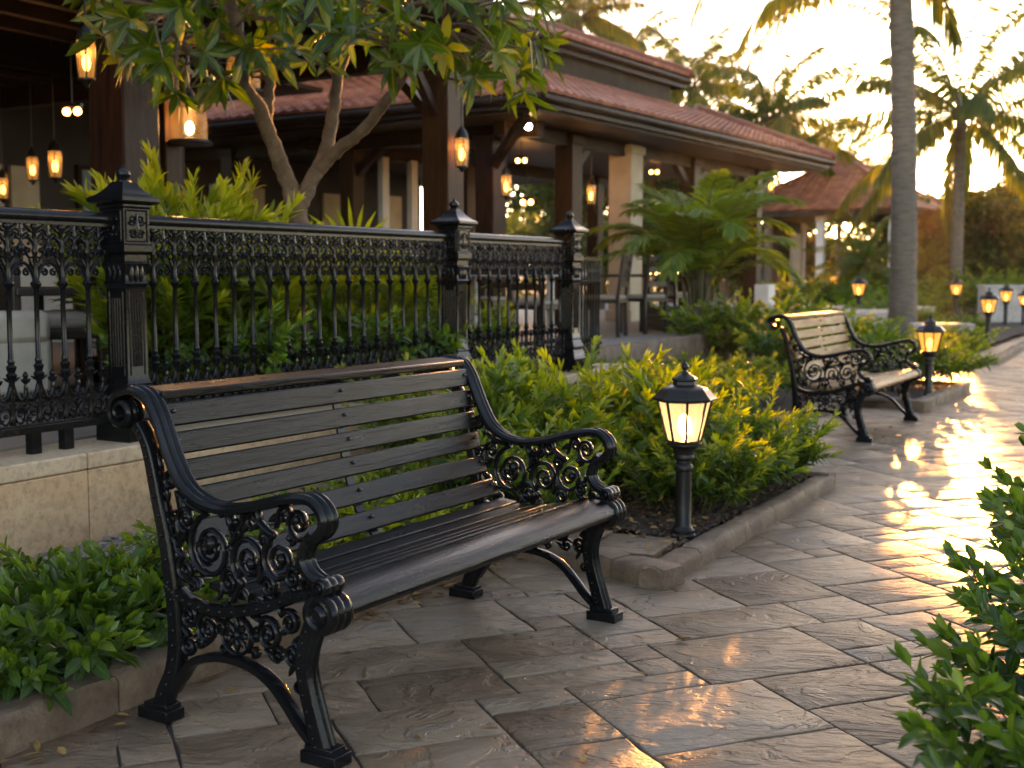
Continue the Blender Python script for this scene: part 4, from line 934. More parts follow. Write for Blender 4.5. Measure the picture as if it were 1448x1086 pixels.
# ================================================================ LANTERNS AND LAMPS OF THE PAVILIONS
def hanging_lantern(label, pos, drop=.5, power=1.5, sc_=1.0, name='hanging_lantern', cat='lantern', group='lit lanterns in the dining hall'):
    t = thing(name, label, cat, pos, 0.3, group); t.scale = (sc_,) * 3
    b = MB(); b.tube([(0, 0, .2), (0, 0, .2 + drop / 2), (0, 0, .2 + drop)], .007, 5); b.lathe([(.015, .14), (.05, .135), (.062, .11), (.045, .165), (.02, .195), (.012, .21)], (0, 0, 0), 10)
    b.lathe([(.01, -.17), (.018, -.15), (.03, -.135), (.05, -.125), (.05, -.115), (.01, -.112)], (0, 0, 0), 10)
    for k in range(4): a = k * PI / 2; b.tube([(.048 * math.cos(a), .048 * math.sin(a), -.12), (.056 * math.cos(a), .056 * math.sin(a), 0), (.056 * math.cos(a), .056 * math.sin(a), .115)], .005, 4)
    b.build('frame', M['lamp_metal'], t, angle=40)
    g_ = MB(); g_.lathe([(.043, -.112), (.05, 0), (.05, .11)], (0, 0, 0), 10); g_.f = [f for f in g_.f if len(f) == 4]; g_.build('glass', M['pane_lantern'], t, angle=50)
    k = MB(); k.ball((0, 0, -.02), .026, 10, 6, (1, 1, 2)); k.build('bulb', M['bulb_amber'], t, angle=60)
    if power:
        ld = bpy.data.lights.new('lantern_light', 'POINT'); ld.energy = power * .4; ld.color = (1, .5, .17); ld.shadow_soft_size = .05
        lo = bpy.data.objects.new('lantern_light', ld); COL.objects.link(lo); lo.parent = t; lo.location = (0, 0, .05)
    return t
hanging_lantern('tall narrow lantern glowing under the beams near the top left corner', at(122, 84, 7.6), .55, 5.0, 1.0)
hanging_lantern('lantern left of the first railing post, the brighter right one of a pair', at(78, 232, 12.5), .9, 4, 1.15)
hanging_lantern('dimmer lantern left of the brighter one, in front of the cream wall panel', at(46, 238, 13.2), .9, 2, 1.05)
hanging_lantern('low lantern at the left photo edge above the railing', at(4, 266, 13.0), 1.2, 2, .95)
hanging_lantern('square lantern fixed to the right of the free standing timber column behind the railing', at(653, 215, 11.9), .35, 4, 1.15, 'wall_lantern', 'lantern')
hanging_lantern('lantern hung in front of the second column of the main pavilion', at(716, 262, 16.5), .5, 4, 1.2, 'hanging_lantern', 'lantern', 'lit lanterns in the main pavilion')
hanging_lantern('lantern on the third dark column, left of the cream column', at(815, 250, 18.2), .3, 3, 1.2, 'hanging_lantern', 'lantern', 'lit lanterns in the main pavilion')
hanging_lantern('lantern low beside the cream column, lower than its neighbour', at(836, 275, 18.4), .3, 3, 1.2, 'hanging_lantern', 'lantern', 'lit lanterns in the main pavilion')
hanging_lantern('lantern under the far right eave end of the main pavilion', at(1090, 262, 25), .4, 3, 1.3, 'hanging_lantern', 'lantern', 'lit lanterns in the main pavilion')
def bell(label, pos, power=3):
    t = thing('bell_lantern', label, 'lantern', pos, 0, 'glass bell lanterns behind the tree')
    b = MB(); b.lathe([(.16, -.15), (.165, -.14), (.15, -.12), (.02, -.118)], (0, 0, 0), 18); b.lathe([(.02, .19), (.06, .17), (.075, .16), (.05, .2), (.02, .25)], (0, 0, 0), 14); b.tube([(0, 0, .24), (0, 0, .45), (0, 0, .7)], .008, 5); b.build('frame', M['lamp_metal'], t, angle=40)
    g_ = MB(); g_.lathe([(.125, -.12), (.128, .0), (.115, .09), (.085, .15), (.06, .17)], (0, 0, 0), 20); g_.f = [f for f in g_.f if len(f) == 4]; g_.build('glass', M['glass_bell'], t, angle=60)
    k = MB(); k.ball((0, 0, -.03), .03, 10, 6, (1, 1, 1.6)); k.build('bulb', M['bulb'], t, angle=60)
    ld = bpy.data.lights.new('lantern_light', 'POINT'); ld.energy = power * .4; ld.color = (1, .5, .17); ld.shadow_soft_size = .05
    lo = bpy.data.objects.new('lantern_light', ld); COL.objects.link(lo); lo.parent = t; lo.location = (0, 0, .03)
bell('bell shaped glass lantern between the brown timber post and the tree trunk', at(268, 175, 8.9))
bell('glass lantern half hidden by the forked limbs high in the tree', at(344, 104, 9.3))
def twin(label, pos, drop=.5, sc_=1.0, power=3):
    t = thing('twin_light', label, 'ceiling light', pos, -.3, 'pairs of small bulbs under the roofs'); t.scale = (sc_,) * 3
    b = MB(); b.tube([(0, 0, .08), (0, 0, .2), (0, 0, .08 + drop)], .008, 5); b.box((0, 0, .07), (.2, .04, .03)); b.build('holder', M['lamp_metal'], t, angle=30)
    for x in (-.055, .055): k = MB(); k.ball((x, 0, .02), .034, 10, 6); k.build('bulb', M['bulb_amber'], t, angle=60)
    if power:
        ld = bpy.data.lights.new('twin_glow', 'POINT'); ld.energy = power * .4; ld.color = (1, .52, .18); ld.shadow_soft_size = .08
        lo = bpy.data.objects.new('twin_glow', ld); COL.objects.link(lo); lo.parent = t; lo.location = (0, 0, -.06)
twin('pair of bulbs hanging deep under the dark dining hall beams', at(102, 161, 10.6), .55)
twin('pair of bulbs hung behind the corner column of the main pavilion', at(737, 229, 18.6), .5)
twin('pair of bulbs hung right of the cream column', at(925, 245, 22.0), .4)
twin('pair of brighter bulbs low inside the main pavilion, right of its corner column', at(745, 288, 21), .9, 1.3, 6)
def spot(label, pos, sc_=1.0):
    t = thing('soffit_light', label, 'ceiling light', pos, 0, 'round bulbs under the pavilion eave'); t.scale = (sc_,) * 3
    b = MB(); b.lathe([(.05, .05), (.055, .09), (.03, .13)], (0, 0, 0), 10); b.build('socket', M['lamp_metal'], t, angle=40)
    k = MB(); k.ball((0, 0, .02), .045, 10, 6); k.build('bulb', M['bulb'], t, angle=60)
spot('bright round bulb under the near corner of the main eave', at(747, 181, 16.0)); spot('small round bulb under the eave above the lantern columns', at(848, 206, 18.6), .8)
spot('small round bulb right of the last dark column', at(1056, 240, 25.5), .9); spot('small dim bulb left of the bright corner bulb', at(711, 182, 16.8), .6)

# ================================================================ FURNITURE
def chair(label, pos, rz, group, m='black_wood', seatm='cushion'):
    t = thing('dining_chair', label, 'chair', pos, rz, group)
    b = MB(); b.box((0, 0, .42), (.46, .46, .04)); b.build('seat_frame', M[m], t, angle=0, bevel=.006)
    b = MB(); b.box((0, .0, .465), (.43, .43, .05)); b.build('cushion', M[seatm], t, angle=30, bevel=.018)
    for x in (-.2, .2):
        b = MB(); b.beam((x, -.2, 0), (x, -.2, .4), .045, .045); b.build('leg', M[m], t, angle=0, bevel=.005)
        b = MB(); b.beam((x, .21, 0), (x, .2, .44), .045, .045); b.beam((x, .2, .44), (x, .27, .98), .04, .04); b.build('leg', M[m], t, angle=0, bevel=.005)
    b = MB()
    for z in (.93, .80, .62): b.box((0, .2 + (z - .44) * .13, z), (.40, .025, .07))
    for x in (-.1, 0, .1): b.beam((x, .228, .62), (x, .25, .92), .03, .015)
    b.build('backrest', M[m], t, angle=0, bevel=.006)
    return t
def armchair(label, pos, rz, group):
    t = thing('armchair', label, 'chair', pos, rz, group)
    b = MB(); b.box((0, 0, .38), (.58, .56, .06)); b.box((0, .27, .62), (.58, .05, .48)); b.box((0, .27, .87), (.62, .06, .05))
    for x in (-.29, .29): b.box((x, 0, .64), (.05, .56, .05)); b.box((x, -.25, .5), (.05, .05, .26))
    b.build('frame', M['black_wood'], t, angle=0, bevel=.01)
    b = MB(); b.box((0, -.02, .46), (.5, .5, .11)); b.build('cushion', M['cushion'], t, angle=30, bevel=.04)
    for x in (-.25, .25):
        for y in (-.24, .25): b = MB(); b.beam((x, y, 0), (x, y, .36), .05, .05); b.build('leg', M['black_wood'], t, angle=0, bevel=.005)
def table(label, pos, rz, w_, d_, group, h=.74, cloth=None, m='black_wood'):
    t = thing('dining_table', label, 'table', pos, rz, group)
    b = MB(); b.box((0, 0, h - .02), (w_, d_, .04)); b.build('tabletop', M[m], t, angle=0, bevel=.008)
    for x in (-w_ / 2 + .07, w_ / 2 - .07):
        for y in (-d_ / 2 + .07, d_ / 2 - .07): b = MB(); b.beam((x, y, 0), (x, y, h - .04), .06, .06); b.build('leg', M[m], t, angle=0, bevel=.006)
    if cloth:
        r = random.Random(4); mb = MB(); n = 72; V = []
        for k, (z, gr) in enumerate([(h + .006, .98), (h + .004, 1.0), (h - .02, 1.02), (h - .25, 1.035), (h - .56, 1.05)]):
            for i in range(n):
                a = 2 * PI * i / n; q = 1 / max(abs(math.cos(a)), abs(math.sin(a))); wv = 0 if k < 2 else .018 * (k - 1) * math.sin(a * 11 + .8 * math.sin(3 * a))
                V.append((math.cos(a) * q * w_ / 2 * gr + wv * math.cos(a), math.sin(a) * q * d_ / 2 * gr + wv * math.sin(a), z))
        F = [tuple(range(n))] + [(k * n + i, (k + 1) * n + i, (k + 1) * n + (i + 1) % n, k * n + (i + 1) % n) for k in range(4) for i in range(n)]
        mb.add(V, F); o = mb.build('tablecloth', M['linen'], angle=60, loc=pos, rz=rz); tag(o, cloth, 'tablecloth', 'white tablecloths in the dining hall')
TZ = .452
def fl_(px, d, z=TZ): return at(px, 387, d) * np.array([1, 1, 0]) + np.array([0, 0, z])
G1 = 'dining set behind the railing at left'
ca = thing('covered_armchair', 'armchair under a loose white cover at the left photo edge behind the railing', 'chair', fl_(-45, 7.0), 2.4, G1)
b = MB(); b.box((0, 0, .22), (.7, .66, .36)); b.box((0, .28, .46), (.7, .16, .5)); b.box((-.3, -.02, .44), (.12, .6, .2)); b.box((.3, -.02, .44), (.12, .6, .2)); b.build('cover', M['linen'], ca, angle=40, bevel=.05)
b = MB(); b.box((0, -.05, .45), (.46, .5, .12)); b.build('cushion', M['cushion'], ca, angle=40, bevel=.04)
table('dining table under a white cloth behind the flower vase', fl_(95, 9.6), .4, 1.5, 1.0, G1, .80, 'white cloth on the table behind the orange flowers')
armchair('black armchair with pale cushion seen through the railing at left', fl_(70, 7.6), 2.2, G1)
armchair('black armchair behind the first railing post, its pale seat showing', fl_(140, 8.0), -2.3, G1)
vs = thing('flower_vase', 'vase of orange flowers on the table behind the railing', 'flowers', at(128, 412, 9.3), 0)
b = MB(); b.lathe([(.05, 0), (.07, .05), (.06, .12), (.04, .16)], (0, 0, 0), 12); b.build('vase', M['pale_stone'], vs, angle=40)
r = random.Random(2); lv = Leaves()
for i in range(46):
    d = rvec(r); d[2] = abs(d[2]); lv.add(np.array([0, 0, .16]) + d * (.06 + .06 * r.random()), d, rvec(r), .07, .05, r.random(), .1)
lv.build('bloom', M['flower'], vs)
lv = Leaves()
for i in range(26): d = rvec(r); d[2] = abs(d[2]) * .5; lv.add(np.array([0, 0, .15]), d, (0, 0, 1), .17, .05, .2, .3)
lv.build('leaf_spray', M['leaf_dark'], vs)
G2 = 'dining set on the main terrace'
chair('dark wooden chair nearest the cream column, pale seat to the left', fl_(856, 14.6), -1.9, G2); chair('dark wooden chair between the planter and its neighbour chair', fl_(910, 15.4), -2.4, G2)
chair('dark wooden chair half hidden behind the potted palm', fl_(945, 17.5), 2.6, G2)
table('dark table beside the chairs in front of the cream column', fl_(880, 17.6), .3, 1.2, .8, G2)
G3 = 'dining set seen through the railing between its last two posts'
table('grey topped table seen between the last two railing posts', fl_(722, 12.6), -.5, 1.4, .8, G3, .76, None, 'pale_stone')
chair('dark chair seen through the bars left of the third post', fl_(765, 12.0), 2.4, G3); chair('dark chair seen through the bars right of the second post', fl_(690, 13.6), -.6, G3)
for i, (px, d, w_, dp, h, lb) in enumerate([(1192, 21, 1.05, .7, .50, 'low pale stone block behind the golden bench backrest'), (1436, 29, 1.5, .8, .88, 'grey stone block behind the lamps at the right photo edge'), (1333, 19.5, .9, .4, .36, 'low stone slab seat right of the thick palm trunk')]):
    b = MB(); b.box((0, 0, h / 2), (w_, dp, h)); b.box((0, 0, h + .02), (w_ + .06, dp + .06, .06)); tag(b.build('stone_block', M['pale_stone'], angle=0, bevel=.012, loc=fl_(px, d, 0.0), rz=-.15), lb, 'stone block')
px_ = thing('planter_box', 'low dark wooden planter box under the potted palm on the terrace', 'planter', fl_(983, 16.3), .25)
b = MB()
for z in (.05, .15, .25): b.box((0, 0, z), (1.12, .8, .094))
b.build('box', M['black_wood'], px_, angle=0, bevel=.006); b = MB(); b.box((0, 0, .29), (1.02, .7, .03)); b.build('soil', M['soil'], px_, angle=0)

# ================================================================ SHRUBS AND PLANTS
SHAPES = {}
def shrub(kind, label, pos, sc_=1.0, rz=0.0, cat='shrub', group=None, name='shrub'):
    k, args, m = kind
    t = thing(name, label, cat, pos, rz, group); t.scale = (sc_, sc_, sc_) if np.isscalar(sc_) else sc_
    if k not in SHAPES: SHAPES[k] = shrub_parts(parent=t, m=M[m], **args)
    else:
        for o in SHAPES[k]: c = o.copy(); COL.objects.link(c); c.parent = t
    return t
BED = [('bed%d' % i, dict(seed=40 + i, w=.8, h=.68, stems=13, leaf=.098, aspect=.27, gap=.026, young=.75, branches=4, up=.12, ang=.85), 'leaf_bed') for i in range(3)]
YEL = [('yel%d' % i, dict(seed=60 + i, w=.8, h=.74, stems=12, leaf=.10, aspect=.24, gap=.026, young=1.0, branches=4, up=.2, ang=.75), 'leaf_yellow') for i in range(2)]
BRD = [('brd%d' % i, dict(seed=70 + i, w=.5, h=.30, stems=8, leaf=.105, aspect=.42, gap=.042, young=.5, branches=3, up=.05, ang=.95, start=.15, rad=.003), 'leaf_dark') for i in range(3)]
FOR = [('for%d' % i, dict(seed=80 + i, w=.75, h=.62, stems=14, leaf=.10, aspect=.42, gap=.038, young=.45, branches=4, up=.05, ang=.9), 'leaf_dark') for i in range(2)]
TAL = [('tal%d' % i, dict(seed=90 + i, w=.85, h=1.35, stems=15, leaf=.17, aspect=.19, gap=.034, young=.85, branches=3, up=.25, ang=.85, per=3, start=.12), 'leaf_yellow') for i in range(2)]
FAR = [('far%d' % i, dict(seed=100 + i, w=1.3, h=.8, stems=22, leaf=.13, aspect=.32, gap=.05, young=.6, branches=4, up=.15), 'leaf_bed') for i in range(2)]
FAY = [('fay0', dict(seed=110, w=1.3, h=.6, stems=22, leaf=.12, aspect=.3, gap=.05, young=1.0, branches=4, up=.2), 'leaf_yellow')]
LOW = [('low0', dict(seed=120, w=.5, h=.2, stems=14, leaf=.055, aspect=.38, gap=.026, young=.6, branches=3, up=.05, ang=1.0), 'leaf_bed')]
GB = 'shrubs filling the bed around the near lamp'
bed = [(4.80, -2.72, .80, 0, 'glossy green shrub just behind the far armrest of the black bench'), (4.72, -3.1, .5, 1, 'low green shrub behind the black bench back, left of the far armrest curl'), (5.55, -3.6, .9, 2, 'green shrub in front of the second railing post'), (5.30, -2.95, .95, 0, 'dense green shrub between the armrest and the cream lamp'),
       (5.66, -3.7, 1.0, 1, 'green shrub at the foot of the third railing post'), (5.62, -3.1, 1.0, 2, 'green shrub behind the cream lamp, left of its glass'), (5.5, -2.16, .78, 1, 'low green shrub whose leaves touch the cream lamp post'), (5.95, -2.06, .72, 0, 'low green shrub spilling over the kerb right of the cream lamp'),
       (6.42, -2.06, .76, 2, 'green shrub at the far end of the kerbed lamp bed'), (6.55, -2.75, .85, 1, 'green shrub between the lamp bed end and the golden bench'), (6.50, -3.7, .9, 0, 'green shrub in front of the wall end block'), (5.4, -2.02, .56, 0, 'low sprigs over the kerb just right of the cream lamp post foot'), (5.75, -1.98, .58, 2, 'low sprigs hanging over the middle of the lamp bed kerb'), (6.6, -1.98, .6, 1, 'low sprigs at the kerb corner nearest the golden bench'), (6.72, -2.25, .7, 1, 'green shrub leaning out towards the golden bench near foot'), (6.2, -2.38, .9, 0, 'green shrub right of the cream lamp post behind the kerb row'), (4.85, -2.42, .5, 2, 'smallest green shrub left of the cream lamp base')]
for i, (s_, n_, q, k, lb) in enumerate(bed): shrub(BED[k], lb, W(s_, n_, .05), q * 1.1, i * 1.7, group=GB)
for i, (s_, n_, q, k, lb) in enumerate([(5.95, -2.72, 1.18, 0, 'tall yellow shoots directly behind the cream lamp'), (6.2, -3.1, 1.28, 1, 'yellow green shrub rising right of the cream lamp roof'), (6.45, -3.25, .95, 0, 'yellow green shrub between the wall end and the golden bench'), (5.75, -2.55, .8, 1, 'yellow green shrub lit by the cream lamp at glass height'), (5.6, -3.4, .95, 0, 'yellow tipped shrub in front of the pale wall end')]):
    shrub(YEL[k], lb, W(s_, n_, .05), q, i * 2.1 + .4, group=GB)
GL = 'broad leaved plants left of the near bench'
for i, (s_, n_, q, k, lb) in enumerate([(2.12, -2.9, .85, 0, 'broad leaved plant at the left photo edge above the kerb'), (2.38, -2.82, .9, 1, 'broad leaved plant low over the left kerb'), (2.62, -2.84, 1.0, 2, 'broad leaved plant just left of the bench rear leg'), (2.4, -2.98, .95, 1, 'tallest broad leaved sprig in front of the gravel'), (2.66, -3.0, .8, 0, 'broad leaved plant between the gravel and the bench stile'), (2.02, -3.0, .62, 2, 'broad leaved plant at the left edge against the gravel'), (2.88, -2.95, .85, 1, 'broad leaved plant seen through the near scrollwork'), (1.85, -2.9, .8, 1, 'broad leaved plant cut by the left photo edge'), (2.2, -2.72, .7, 2, 'smallest broad leaved plant on the left kerb edge')]):
    shrub(BRD[k], lb, W(s_, n_, .05), q, i * 1.3, 'plant', GL, 'leafy_plant')
GM = 'low plants seen between the slats of the near bench'
for i, (s_, n_, q, y, lb) in enumerate([(3.2, -3.0, 1.2, 0, 'low green plant seen through the near end of the bench slats'), (3.55, -3.1, 1.4, 0, 'low green plant seen under the middle bench slats'), (3.85, -2.9, 1.5, 1, 'yellow plant seen between the lower bench slats'), (4.15, -3.0, 1.3, 0, 'green plant seen between the slats near the far armrest'), (4.2, -2.8, 1.3, 1, 'yellow plant seen just above the seat near the far armrest'), (3.0, -3.3, 1.2, 0, 'small green plant on the gravel edge behind the bench'), (4.4, -3.3, 1.1, 0, 'green plant behind the top slats at the far bench end')]):
    shrub(LOW[0] if not y else ('lowy', dict(seed=121, w=.5, h=.2, stems=14, leaf=.06, aspect=.3, gap=.028, young=1.0, branches=3, up=.1), 'leaf_yellow'), lb, W(s_, n_, .05), q, i * 1.9, 'plant', GM, 'leafy_plant')
GR = 'dark leaved shrubs along the right edge'
for i, (s_, n_, q, k, lb) in enumerate([(2.6, -.16, .80, 0, 'dark leaved shrub nearest the camera at the bottom right corner'), (3.1, -.06, .86, 1, 'dark leaved shrub at right, second from the bottom corner'), (3.75, -.10, .9, 0, 'dark leaved shrub leaning over the path at mid right'), (4.5, -.22, 1.0, 1, 'tall loose dark shrub at the right photo edge, below the far lamps'), (2.25, .02, .8, 1, 'dark leaved shrub in the very corner at bottom right'), (3.4, -.02, .86, 1, 'dark leaved shrub filling the gap midway along the right edge'), (5.35, -.2, 1.0, 0, 'dark leaved shrub furthest along the right edge of the path')]):
    shrub(FOR[k], lb, W(s_, n_, .03), q, i * 2.3 + 1, group=GR)
GT = 'tall yellow green plants behind the railing'
for i, (s_, n_, q, k, lb) in enumerate([(5.25, -4.95, 1.08, 0, 'tall yellow green plant right of the first railing post'), (5.75, -5.4, 1.22, 1, 'tallest yellow green plant left of the tree trunk'), (5.1, -5.0, 1.0, 0, 'tall yellow green plant against the tree trunk'), (5.6, -5.8, 1.15, 1, 'tall yellow green plant behind the tree trunk'), (6.45, -5.05, .72, 0, 'yellow green plant just right of the tree trunk, below the rail'), (6.95, -5.0, .68, 1, 'yellow green plant below the fan palm'), (7.5, -5.1, .62, 0, 'yellow green plant left of the second railing post'), (8.0, -5.2, .55, 1, 'yellow green plant behind the second railing post'), (5.85, -5.6, 1.05, 1, 'tall yellow green plant right of the brown timber post'), (8.6, -5.0, .45, 0, 'low yellow plant between the last two posts')]):
    shrub(TAL[k], lb, W(s_, n_, .46), q, i * 1.9, 'plant', GT, 'tall_plant')
GD = 'low dark undergrowth behind the railing'
for i, (s_, n_, q, lb) in enumerate([(5.0, -4.7, 1.0, 'dark green undergrowth at the railing foot right of the first post'), (5.9, -4.62, 1.0, 'dark green undergrowth at the railing foot by the tree'), (6.6, -4.65, 1.0, 'dark green undergrowth at the railing foot mid span'), (7.3, -4.7, .95, 'dark green undergrowth at the railing foot near the second post'), (6.3, -5.7, 1.4, 'dark green shrub further back between tree and fan palm'), (7.4, -5.8, 1.4, 'dark green shrub further back behind the fan palm')]):
    shrub(FOR[i % 2], lb, W(s_, n_, .46), q, i * 1.1, 'shrub', GD)
GK = 'shrubs behind and around the golden bench'
for i, (s_, n_, q, k, lb) in enumerate([(7.25, -3.25, .7, 0, 'green shrub left of the golden bench, nearest its scroll end'), (7.6, -3.7, .62, 1, 'green shrub between the cream lamp roof and the golden bench'), (8.3, -3.25, .72, 0, 'green shrub behind the near end of the golden bench'), (8.6, -4.1, .6, 1, 'green shrub below the planter box'), (9.4, -3.4, .62, 1, 'green shrub behind the golden bench middle'), (9.8, -4.5, .6, 0, 'green shrub on the terrace edge under the potted palm'), (10.6, -3.4, .6, 0, 'green shrub behind the far end of the golden bench'), (11.2, -4.2, .55, 1, 'green shrub right of the planter box'), (12.4, -2.9, .9, 0, 'green shrub right of the golden backrest'), (12.9, -3.5, 1.0, 1, 'green shrub in front of the thick palm trunk base'), (12.7, -2.45, .75, 1, 'green shrub touching the amber lamp behind the bench'), (13.1, -2.3, .6, 0, 'green shrub right of the amber lamp by the bench'), (14.6, -4.9, 1.25, 0, 'large dark bush right of the potted palm'), (15.8, -4.7, 1.2, 1, 'large dark bush left of the stone block'), (8.9, -4.9, .6, 1, 'small bush in front of the dining chairs by the terrace edge'), (14.9, -4.2, .8, 1, 'dark bush at the right side of the planter box')]):
    shrub(FAR[k], lb, W(s_, n_, .05), q, i * 1.4, group=GK)
GF = 'low mounds along the far path'
mound = [(16.7, -3.3, 0, .6, 'yellow mound beside the far bend of the kerb'), (18.3, -3.0, 0, .6, 'yellow mound below the lamp at the far bend'), (19.6, -3.2, 1, .55, 'green mound right of the lamp at the far bend'), (21, -3.3, 0, .7, 'yellow mound at the photo edge along the far kerb'), (23.5, -3.7, 1, .6, 'green mound furthest along the far kerb'), (14.9, -3.4, 0, .65, 'yellow mound left of the far bend'), (16.2, -4.0, 1, .65, 'green mound between the palm trunk and the far bend'), (18.6, -4.4, 0, .6, 'yellow mound in front of the full palm trunk'), (20.5, -4.8, 1, .6, 'green mound beneath the full palm'), (25.5, -5.0, 1, .7, 'green mound in front of the grey stone block'), (27, -6, 1, .9, 'green hedge mound left of the grey stone block')]
for i, (s_, n_, k, q, lb) in enumerate(mound): shrub(FAY[0] if not k else FAR[i % 2], lb, W(s_, n_, .04), q, i * 1.1, group=GF)
GH = 'hedges in front of the distant pavilion and woods'
for i, (px, d, q, lb) in enumerate([(1105, 20, .9, 'dark hedge left of the smallest lamp'), (1142, 23, .9, 'dark hedge below the smallest lamp'), (1235, 32, 1.2, 'clipped hedge left of the thick palm trunk'), (1262, 30, 1.1, 'clipped hedge behind the thick palm trunk'), (1305, 32, 1.2, 'clipped hedge right of the thick palm trunk'), (1335, 37, 1.6, 'tall hedge left of the full palm trunk'), (1385, 34, 1.8, 'tall hedge right of the full palm trunk'), (1425, 36, 1.9, 'tall hedge behind the grey stone block'), (1165, 34, 1.6, 'hedge in front of the distant pavilion posts'), (1205, 36, 1.6, 'hedge in front of the distant pavilion door'), (1450, 40, 2.0, 'tall hedge at the far right edge'), (1290, 25, .7, 'low hedge behind the low slab seat')]):
    shrub(FAR[i % 2], lb, gl(px, 0, 0, d, 0), (q * 1.2, q * 1.2, q), i * 1.3, 'hedge', GH, 'hedge')

def fan_palm(label, pos, h, nf, rl, seed, name='fan_palm', trunk=True):
    r = random.Random(seed); t = thing(name, label, 'palm', pos); lv = Leaves(); st = MB()
    for i in range(nf):
        az = i * 2.4 + r.random() * .4; el = math.radians(25 + 55 * r.random()); d = np.array([math.cos(az) * math.cos(el), math.sin(az) * math.cos(el), math.sin(el)])
        hub = np.array([0, 0, .12]) + d * h * (.55 + .35 * r.random()); st.tube([(0, 0, 0), hub * .6, hub], .006, 4)
        s_ = np.cross(d, (0, 0, 1)); s_ /= np.linalg.norm(s_); up_ = np.cross(s_, d)
        for k in range(19):
            a = math.radians(-115 + 230 * k / 18); dd = d * math.cos(a) + s_ * math.sin(a) + up_ * .15
            lv.add(hub, dd, up_, rl * (.8 + .2 * math.cos(a)) * (.9 + .2 * r.random()), rl * .075, min(1, .25 + .3 * r.random() + .3 * (el > 1)), .18)
    lv.build('fronds', M['leaf_yellow'], t); st.build('stalk', M['stem'], t, angle=0); return t
fan_palm('fan palm with spiky round leaves behind the railing right of the tree', at(515, 387, 8.9) * np.array([1, 1, 0]) + np.array([0, 0, .46]), .95, 13, .48, 4)
fan_palm('small fan palm behind the tree trunk', at(452, 387, 9.4) * np.array([1, 1, 0]) + np.array([0, 0, .46]), .9, 9, .42, 6)

def frond(lv, st, base, az, el, L, droop, r, nl=46, ll=.5, lw=.035, tint=.3, hang=.35, rr_=.02, twist=0.0):
    n = 14; P = []; p = np.array(base, float); e = el; c = np.array([math.cos(az), math.sin(az), 0])
    for i in range(n + 1):
        P.append(p.copy()); d = c * math.cos(e) + np.array([0, 0, math.sin(e)]); p = p + d * L / n; e -= droop / n * (0.5 + 1.0 * i / n)
    P = np.array(P); st.tube(P, np.linspace(rr_, rr_ * .25, n + 1), 4, False)
    side = np.array([-c[1], c[0], 0])
    for k in range(nl):
        f = .10 + .9 * (k + .5) / nl; x = f * n; i = min(n - 1, int(x)); q = P[i] + (P[i + 1] - P[i]) * (x - i); T = P[i + 1] - P[i]; T /= np.linalg.norm(T); up_ = np.cross(side, T) * -1
        ln = ll * (math.sin(PI * (.12 + .80 * f)) ** .7) * (.85 + .3 * r.random())
        for sg in (-1, 1):
            D = side * sg * (.95 - .45 * f) + T * (.45 + .65 * f) + up_ * .25 * (1 - f) + np.array([0, 0, -hang * (0.6 + .8 * r.random())]) + .08 * rvec(r)
            lv.add(q, D, up_ + .3 * rvec(r), ln, lw * (.8 + .4 * r.random()), min(1, max(0, tint + r.gauss(0, .13))), .2 + .35 * hang)
def palm(label, pos, h, L, nf, seed, r0=.2, r1=.15, lean=(0, 0), src=None, ll=.55, tint=.3, group='tall palms behind the pavilions', low=-.9, cs=1.0, extra=(), wk=.09):
    t = thing('coconut_palm', label, 'palm tree', pos, random.Random(seed).random() * 6.28 if src else 0, group)
    if src is not None:
        for ch in kids(src):
            c = ch.copy(); COL.objects.link(c); c.parent = t
            if ch.name.startswith('trunk'): c.scale = (cs, cs, h / src['h'])
            else: c.scale = (cs,) * 3; c.location = (0, 0, h - src['h'] * cs)
        return t
    t['h'] = h; r = random.Random(seed); tr = MB(); n = 46; P = []; R_ = []
    for i in range(n + 1):
        f = i / n; P.append((lean[0] * f * f, lean[1] * f * f, h * f)); R_.append((r0 + (r1 - r0) * f + .12 * r0 * max(0, 1 - f * 8)) * (1 + .045 * (i % 2)) * (1 + r.gauss(0, .012)))
    tr.tube(P, R_, 14); tr.build('trunk', M['palm_bark'], t, angle=60)
    lv = Leaves(); st = MB(); top = np.array([lean[0], lean[1], h])
    for i in range(nf):
        f = (i + .5) / nf; el = 1.4 - f * (1.4 - low) ; az = i * 2.399 + r.gauss(0, .15)
        frond(lv, st, top + np.array([math.cos(az), math.sin(az), 0]) * r1 * .6 + np.array([0, 0, .1 * (1 - f)]), az, el, L * (.8 + .25 * r.random()), (.75 + .45 * r.random()) * (1.15 - .5 * f), r, 66, ll * 1.05, ll * wk, tint + .15 * f, .55 + .5 * f, .034)
    for az, el, L_, dr in extra: frond(lv, st, top, az, el, L_, dr, r, 60, .62, .055, tint + .2, .75, .03)
    for i in range(7): a = i * .9; st.ball(top + np.array([math.cos(a) * r1 * 1.3, math.sin(a) * r1 * 1.3, -.12]), .10, 7, 5)
    lv.build('crown', M['leaf_palm'], t); st.build('frond_stalks', M['stem'], t, angle=60); return t
def gp(px, d): return at(px, 387, d) * np.array([1, 1, 0])
pa = palm('thick ringed palm trunk rising out of the photo right of the golden bench', gp(1278, 21.5), 6.75, 3.5, 15, 11, .235, .185, (-.25, 0), ll=.62, tint=.42, low=.1, wk=.1, extra=[(3.25, .30, 4.3, 1.75), (2.85, -.25, 3.5, 1.15), (3.7, .45, 4.0, 1.7), (2.45, .1, 3.6, 1.4), (.3, -.5, 2.0, 1.0), (5.9, .1, 3.6, 1.6)])
